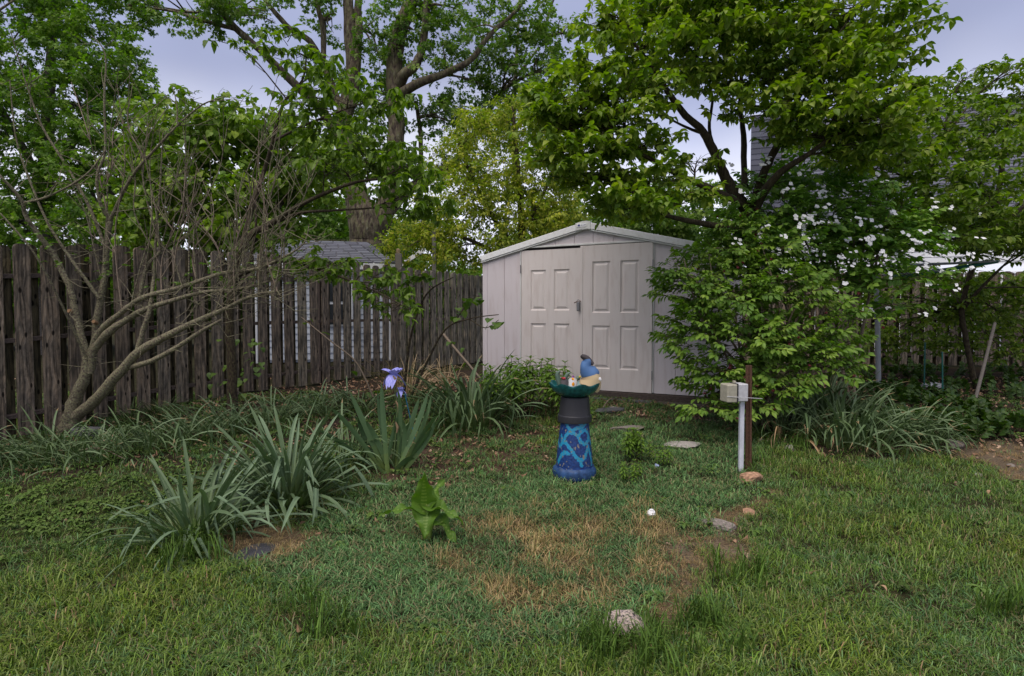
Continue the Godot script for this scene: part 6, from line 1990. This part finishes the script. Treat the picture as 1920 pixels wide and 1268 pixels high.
func make_pedestal() -> void:
	var p := on_ground(1077, 893)
	var k := -p.z / F                       # metres per photo pixel here
	# painted terracotta: deep blue with turquoise loops and bare chips
	var f := FastNoiseLite.new()
	f.seed = 9
	f.frequency = 0.02
	f.fractal_octaves = 4
	var strokes := []
	var path := func(ps: Array) -> void:
		for i in ps.size() - 1:
			var u0: float = floorf(ps[0][0] / 256.0) * 256.0
			strokes.append([Vector2(u0 + (ps[i][0] - u0) * 1.55, ps[i][1] * 1.22), Vector2(u0 + (ps[i + 1][0] - u0) * 1.55, ps[i + 1][1] * 1.22)])
	for rep in 2:                           # the loops run round the pot
		var u := 20.0 + rep * 256.0
		path.call([[u + 8, 0], [u + 15, 40], [u + 28, 62], [u + 40, 66], [u + 55, 58], [u + 75, 55], [u + 95, 40], [u + 102, 10]])
		path.call([[u + 60, 0], [u + 63, 35], [u + 78, 52]])
		path.call([[u + 60, 88], [u + 72, 70], [u + 90, 66], [u + 104, 84], [u + 100, 108], [u + 82, 118], [u + 68, 108], [u + 60, 88], [u + 44, 76], [u + 26, 76], [u + 14, 92], [u + 12, 108], [u + 26, 122], [u + 40, 138], [u + 50, 158], [u + 64, 172], [u + 78, 166], [u + 88, 146], [u + 96, 124]])
		path.call([[u - 8, 130], [u + 2, 116], [u + 14, 110]])
		path.call([[u + 66, 172], [u + 68, 192]])
		path.call([[u - 10, 186], [u + 4, 158], [u + 16, 146], [u + 28, 150]])
		path.call([[u + 96, 124], [u + 106, 156], [u + 112, 196]])
		path.call([[u + 30, 0], [u + 34, 22], [u + 48, 32]])
		path.call([[u - 6, 90], [u + 2, 108]])
		path.call([[u + 104, 90], [u + 120, 120], [u + 135, 110], [u + 150, 130]])
	var tex := picture("pot_paint", 512, 256, func(x: int, y: int) -> Color:
		var n := f.get_noise_2d(x * 3.0, y * 3.0)
		var c := Color(0.05, 0.16, 0.36).lerp(Color(0.08, 0.24, 0.48), clampf(0.5 + n, 0, 1))
		if y > 252:
			c = Color(0.10, 0.24, 0.58).lerp(Color(0.07, 0.16, 0.45), clampf(0.5 + n * 1.5, 0, 1))
		var q := Vector2(x + 4.0 * f.get_noise_2d(x * 5.0, y * 5.0), y + 4.0 * f.get_noise_2d(x * 5.0 + 99.0, y * 5.0))
		for s in strokes:
			var d := q.distance_to(Geometry2D.get_closest_point_to_segment(q, s[0], s[1]))
			if d < 8.5 + 3.0 * n:
				c = Color(0.10, 0.52, 0.68) if n > -0.2 else Color(0.24, 0.52, 0.58)
				break
		if f.get_noise_2d(x * 2.2 + 300.0, y * 1.3) > 0.42:
			c = Color(0.50, 0.46, 0.43)
		return c)
	var pm := StandardMaterial3D.new()
	pm.resource_name = "pot_paint"
	pm.albedo_texture = tex
	pm.roughness = 0.5
	pm.normal_enabled = true
	pm.normal_texture = T["fine_bump"]
	pm.normal_scale = 0.3
	var o := thing("painted_pot", "upturned deep blue pot painted with turquoise loops, standing in the grass", "pot", p, 0.18)
	var body := MB.new()
	body.lathe([[34.5 * k, 20 * k], [33.5 * k, 40 * k], [31 * k, 62 * k], [28.5 * k, 84 * k], [26.5 * k, 104 * k], [26 * k, 108 * k]].map(func(q): return q), 40, Color.WHITE, func(q: Vector3, _a: float, _i: int) -> Vector3: return q)
	build("body", body, pm, o)
	var rim := MB.new()
	rim.lathe([[36 * k, -3 * k], [40 * k, 0], [41 * k, 6 * k], [40.5 * k, 14 * k], [38.5 * k, 19 * k], [34 * k, 21 * k]], 40, Color.WHITE, func(q: Vector3, a: float, i: int) -> Vector3: return q * Vector3(1, 1, 1) + Vector3(0, (0.004 * sin(a * 11.0)) if i > 2 else 0.0, 0) + q.normalized() * 0.004 * sin(a * 9.0))
	plain("rim_blue", Color(0.018, 0.06, 0.24), 0.5)
	build("rim", rim, noisy("rim_paint", Color(0.035, 0.10, 0.26), "coarse", Vector3(5, 5, 5), 0.5, 0.3), o)
	var bp := thing("black_pot", "upturned black plastic pot set on top of the blue pot", "pot", p + Vector3(0, 108 * k, 0))
	var bm := MB.new()
	bm.lathe([[31.5 * k, -3.5 * k], [32 * k, -2 * k], [32 * k, 8 * k], [31.3 * k, 9.5 * k], [29.5 * k, 10 * k], [28.4 * k, 26 * k], [26.8 * k, 42 * k], [26 * k, 43.5 * k], [24 * k, 44 * k], [0.001, 44 * k]], 40)
	build("body", bm, M["black_plastic"], bp)
	var bowl := thing("scalloped_bowl", "teal green scalloped bowl resting on the black pot", "bowl", p + Vector3(0, 152 * k, 0), 0.2)
	var bo := MB.new()
	var scallop := func(q: Vector3, a: float, i: int) -> Vector3:
		var t := clampf(i / 5.0, 0, 1) if i <= 5 else clampf((10.0 - i) / 5.0, 0, 1)
		return Vector3(q.x * (1 + 0.05 * t * cos(a * 8)), q.y + 3.2 * k * t * t * cos(a * 8), q.z * (1 + 0.05 * t * cos(a * 8)))
	bo.lathe([[15 * k, 0], [26 * k, 1.5 * k], [36 * k, 7 * k], [42 * k, 13 * k], [46 * k, 20 * k], [48 * k, 25 * k], [46 * k, 25.5 * k], [43 * k, 20 * k], [36 * k, 12 * k], [22 * k, 8 * k], [0.001, 7 * k]], 64, Color.WHITE, scallop)
	build("body", bo, M["teal_glaze"], bowl)
	# figurine tumbling into the bowl: tan shirt, blue trousers, dark boot
	var fz := -p.z
	var g := func(x: float, y: float, dz := 0.0) -> Vector3: return at(1020 + x / 11.53, 650 + y / 11.53, fz + dz)
	var u := fz / F / 11.53
	var base: Vector3 = g.call(985, 850)
	var fg := thing("garden_figurine", "painted garden figurine, head down, tan shirt, blue trousers and dark boot up", "figurine", base)
	var inv := Transform3D(Basis(), -base)
	var lump := func(called: String, pts: Array, mat: String, ripple := 0.0) -> void:
		var q := []
		for a in pts:
			q.append([g.call(a[0], a[1], a[3] if a.size() > 3 else 0.0), a[2] * u])
		var c := curve(q, 6)
		for i in c[1].size():
			c[1][i] *= 1.0 + ripple * sin(i * 2.1)
		var mb := MB.new()
		mb.tube(c[0], c[1], 18)
		build(called, mb, M[mat], fg, inv)
	lump.call("shirt", [[965, 905, 200], [990, 850, 238], [1005, 760, 232], [1010, 690, 214], [995, 635, 185], [985, 605, 150]], "tan_glaze", 0.025)
	lump.call("sleeve", [[1090, 700, 50, -0.03], [1140, 700, 72, -0.03], [1185, 715, 66, -0.02], [1212, 730, 30, -0.01]], "white_glaze")
	lump.call("trousers", [[1000, 640, 150], [985, 590, 185], [960, 545, 190], [930, 500, 165], [905, 430, 120], [912, 370, 108], [925, 320, 104], [915, 285, 84], [905, 262, 50]], "denim_glaze", 0.012)
	lump.call("trouser_leg", [[1060, 590, 110], [1090, 555, 110], [1075, 500, 70], [1040, 450, 50]], "denim_glaze")
	lump.call("boot", [[800, 195, 20], [815, 205, 45], [860, 225, 62], [920, 255, 66], [980, 310, 62], [1030, 355, 50], [1058, 385, 34], [1066, 395, 12]], "boot_glaze")
	# small ornaments in the bowl
	var wh := thing("white_ornament", "small white ornament with orange patches in the bowl", "ornament", g.call(622, 790))
	var inv2 := Transform3D(Basis(), -wh.position)
	var small := func(parent: Node3D, called: String, pts: Array, mat: String) -> void:
		var q := []
		for a in pts:
			q.append([g.call(a[0], a[1], a[3] if a.size() > 3 else 0.0), a[2] * u])
		var c := curve(q, 5)
		var mb := MB.new()
		mb.tube(c[0], c[1], 14)
		build(called, mb, M[mat], parent, Transform3D(Basis(), -parent.position))
	small.call(wh, "body", [[620, 900, 70], [620, 850, 98], [622, 770, 100], [622, 710, 92], [622, 680, 60], [622, 672, 10]], "white_glaze")
	small.call(wh, "patch", [[630, 855, 14, -0.030], [632, 820, 34, -0.031], [634, 790, 28, -0.031], [636, 765, 8, -0.030]], "orange_glaze")
	small.call(wh, "patch", [[596, 690, 12, -0.026], [628, 706, 30, -0.027], [652, 728, 10, -0.030]], "orange_glaze")
	var jug := thing("bird_ornament", "small dark grey ornament with a red beak in the bowl", "ornament", g.call(440, 790))
	small.call(jug, "body", [[440, 880, 60], [440, 830, 84], [445, 760, 86], [455, 700, 60], [460, 680, 15]], "grey_glaze")
	small.call(jug, "beak", [[380, 665, 10, -0.02], [410, 690, 26, -0.02], [450, 690, 30, -0.02], [465, 690, 8, -0.02]], "red_glaze")
	var lf := thing("leaf_ornament", "sage green leafy ornament behind the grey one in the bowl", "ornament", g.call(320, 760, 0.03))
	small.call(lf, "leaf", [[340, 830, 50, 0.03], [310, 720, 55, 0.03], [290, 620, 50, 0.03], [310, 560, 40, 0.03], [350, 535, 18, 0.03]], "sage_glaze")
	small.call(lf, "leaf", [[440, 720, 30, 0.05], [480, 640, 42, 0.05], [520, 590, 40, 0.05], [570, 570, 14, 0.05]], "sage_glaze")
	small.call(lf, "leaf", [[690, 720, 40, 0.05], [740, 680, 50, 0.05], [780, 690, 40, 0.05]], "sage_glaze")
	small.call(lf, "bloom", [[628, 665, 22, 0.0], [635, 645, 26, 0.0], [642, 632, 10, 0.0]], "purple_glaze")
	small.call(lf, "bloom", [[755, 655, 18, 0.02], [778, 655, 26, 0.02], [800, 655, 10, 0.02]], "yellow_glaze")


func make_box_post() -> void:
	var p := on_ground(1389, 884)
	var k := -p.z / F
	var o := thing("utility_post", "pale grey square post carrying a small beige weatherproof box", "post", p)
	boxed("post", o, Vector3(0, 68 * k, 0), Vector3(8.2 * k, 142 * k, 8.2 * k), M["pvc"], 0.003)
	var b := Basis(Vector3.UP, 0.16)
	var bx := boxed("box", o, Vector3(-5 * k, 151 * k, 0), Vector3(21 * k, 33 * k, 28 * k), M["box_grey"], 0.006, b)
	boxed("lid", bx, Vector3(-5 * k, 151 * k, 0) + b * Vector3(-21.5 * k, -1 * k, 0), Vector3(20 * k, 34 * k, 30 * k), M["box_beige"], 0.008, b)
	boxed("gasket", bx, Vector3(-5 * k, 151 * k, 0) + b * Vector3(-11.0 * k, 0, 0), Vector3(1.4 * k, 35 * k, 31 * k), M["dark_vinyl"], 0.001, b)
	boxed("latch", bx, Vector3(-5 * k, 151 * k, 0) + b * Vector3(-10.5 * k, 19 * k, 0), Vector3(4 * k, 5 * k, 7 * k), M["box_beige"], 0.003, b)
	boxed("cable_tie", bx, Vector3(-2 * k, 143 * k, 19.5 * k), Vector3(66 * k, 1.1 * k, 0.9 * k), M["box_grey"], 0.001, Basis(Vector3.BACK, -0.06))
	var sp := on_ground(1402, 882)
	var s := thing("rusty_stake", "rusty brown steel fence stake standing beside the grey post", "stake", sp)
	boxed("flange", s, Vector3(-2.5 * k, 98 * k, 0), Vector3(6.5 * k, 205 * k, 1.6 * k), M["rust"], 0.001, Basis(Vector3.BACK, 0.012))
	boxed("web", s, Vector3(2.8 * k, 98 * k, 1.5 * k), Vector3(4.2 * k, 205 * k, 6 * k), M["rust"], 0.001, Basis(Vector3.BACK, 0.012))


func make_clothes_line() -> void:
	var p := on_ground(1648, 735)
	var z := -p.z
	var o := thing("clothes_line", "grey metal clothes line pole with slanting arms and green lines", "clothes line", p)
	var inv := Transform3D(Basis(), -p)
	var tb := func(called: String, a: Vector3, b: Vector3, rad: float, mat: String) -> void:
		var mb := MB.new()
		mb.tube(PackedVector3Array([a, b]), PackedFloat32Array([rad, rad]), 10)
		build(called, mb, M[mat], o, inv)
	tb.call("pole", p - Vector3(0, 0.05, 0), at(1644, 505, z), 4.6 * z / F, "galvanised")
	tb.call("arm", at(1655, 500, z), at(1874, 490, z - 1.0), 2.2 * z / F, "galvanised")
	tb.call("arm", at(1655, 516, z), at(1760, 508, z - 0.6), 1.8 * z / F, "galvanised")
	tb.call("arm", at(1664, 464, z), at(1747, 496, z - 0.5), 2.0 * z / F, "galvanised")
	for i in 4:
		tb.call("line", at(1672, 518 + i * 2.2, z), at(1872, 489 + i * 1.2, z - 1.0), 0.9 * z / F, "green_line")
	var r := seeded(88)
	for q in [[1735, 642, 1733, 729, "blue_stake", "slim dark green garden stake behind the plastic bag"], [1767, 660, 1768, 752, "blue_stake", "dark green garden stake in front of the plastic bag"]]:
		var b := on_ground(q[2], q[3])
		var mb := MB.new()
		mb.tube(PackedVector3Array([b - Vector3(0, 0.03, 0), at(q[0], q[1], -b.z)]), PackedFloat32Array([0.0095, 0.0095]), 7)
		tag(build("garden_stake", mb, plain("stake_green", Color(0.015, 0.10, 0.085), 0.5)), q[5], "stake", "garden stakes in the dim bed")
	var lb := on_ground(1825, 762)
	var lp := MB.new()
	lp.tube(PackedVector3Array([lb - Vector3(0, 0.02, 0), at(1866, 606, -lb.z + 0.35)]), PackedFloat32Array([0.02, 0.017]), 9)
	tag(build("leaning_pole", lp, M["grey_pole"]), "weathered grey pole leaning towards the dim fence", "pole")
	var wp := thing("wooden_post", "pale square wooden post rising above the far fence boards", "post", at(815, 690, 12.6) * Vector3(1, 0, 1) + Vector3(0, 0.45, 0))
	boxed("post", wp, Vector3(0, 1.3, 0), Vector3(0.075, 2.7, 0.075), noisy("pale_post", Color(0.45, 0.41, 0.36), "fine", Vector3(8, 2, 8), 0.9, 0.4), 0.006)
	var fp := thing("fence_post", "weathered fence post with tan knob standing above the boards", "post", at(749, 690, 11.0) * Vector3(1, 0, 1) + Vector3(0, 0.43, 0))
	boxed("post", fp, Vector3(0, 1.02, 0), Vector3(0.11, 2.06, 0.10), M["board4"], 0.008)
	boxed("cap", fp, Vector3(-0.01, 2.09, 0), Vector3(0.07, 0.10, 0.07), noisy("post_end", Color(0.42, 0.31, 0.17), "fine", Vector3(9, 9, 9), 0.9, 0.3), 0.02)


# ---------------------------------------------------------------- sky
func make_sky() -> Sky:
	var f := FastNoiseLite.new()
	f.seed = 3
	f.frequency = 1.3
	f.fractal_octaves = 5
	var w := 512
	var h := 256
	var im := Image.create(w, h, false, Image.FORMAT_RGBF)
	for y in h:
		var el := (0.5 - (y + 0.5) / h) * PI
		for x in w:
			var az := (x + 0.5) / w * TAU
			var d := Vector3(cos(az) * cos(el), sin(el) * 2.2, sin(az) * cos(el))
			var n := f.get_noise_3dv(d * 1.1)
			var n2 := f.get_noise_3dv(d * 3.0 + Vector3(7, 3, 1))
			var lift := 1.0 - smoothstep(0.16, 0.37, el + 0.09 * n)   # brighter cloud base low down
			var c := Color(0.168, 0.187, 0.278).lerp(Color(0.43, 0.44, 0.51), lift)
			c = c * (1.0 + 0.24 * n + 0.12 * n2)
			if el < 0:
				c = Color(0.07, 0.07, 0.06)
			im.set_pixel(x, y, Color(c.r, c.g, c.b))
	var m := PanoramaSkyMaterial.new()
	m.panorama = ImageTexture.create_from_image(im)
	var s := Sky.new()
	s.sky_material = m
	return s


func _ready() -> void:
	# camera, sky, sun, exposure
	var cam := Camera3D.new()
	cam.name = "camera"
	add_child(cam)
	cam.position = EYE
	cam.basis = view
	cam.fov = rad_to_deg(2.0 * atan(634.0 / F))
	cam.near = 0.05
	cam.far = 500.0
	cam.current = true
	var env := Environment.new()
	env.background_mode = Environment.BG_SKY
	env.sky = make_sky()
	env.tonemap_mode = Environment.TONE_MAPPER_LINEAR
	env.tonemap_exposure = 2.35
	env.sdfgi_enabled = true
	env.ssao_enabled = true
	env.ssil_enabled = true
	var we := WorldEnvironment.new()
	we.environment = env
	add_child(we)
	var sun := DirectionalLight3D.new()
	sun.name = "sun"
	add_child(sun)
	sun.light_energy = 0.5
	sun.light_angular_distance = 55.0
	sun.light_color = Color(1.0, 0.96, 0.92)
	sun.shadow_enabled = true
	sun.look_at_from_position(Vector3.ZERO, Vector3(0.25, -1.0, -0.42), Vector3.UP)

	relief.seed = 4
	relief.frequency = 0.55
	patch.seed = 8
	patch.frequency = 0.45
	patch.fractal_octaves = 3
	make_materials()
	make_zones()
	make_ground()
	var pm := picket_meshes()
	var a := Vector2(-4.72, -5.7)
	var dir := Vector2(0.483, -0.876)
	make_fence("board_fence", "tall weathered brown board fence behind the leaning bare shrub", a - dir * 3.2, a + dir * 9.3, func(t: float, r: RandomNumberGenerator) -> int:
		return clampi(int(t * 6.2 - 0.9 + r.randf_range(-0.8, 0.8)), 0, 5), 61, pm)
	make_fence("rear_fence", "dim grey board fence behind the clothes line", Vector2(2.6, -13.0), Vector2(13.0, -11.3), func(_t: float, r: RandomNumberGenerator) -> int:
		return r.randi() % 3, 62, pm)  # darker board tones, with the shade of the canopy put into the colour
	make_shed()
	make_garage()
	make_house()
	make_trees()
	make_bare_tree()
	make_clumps()
	make_herbs()
	make_stones()
	make_pedestal()
	make_box_post()
	make_clothes_line()
	make_grass()
	make_cover()
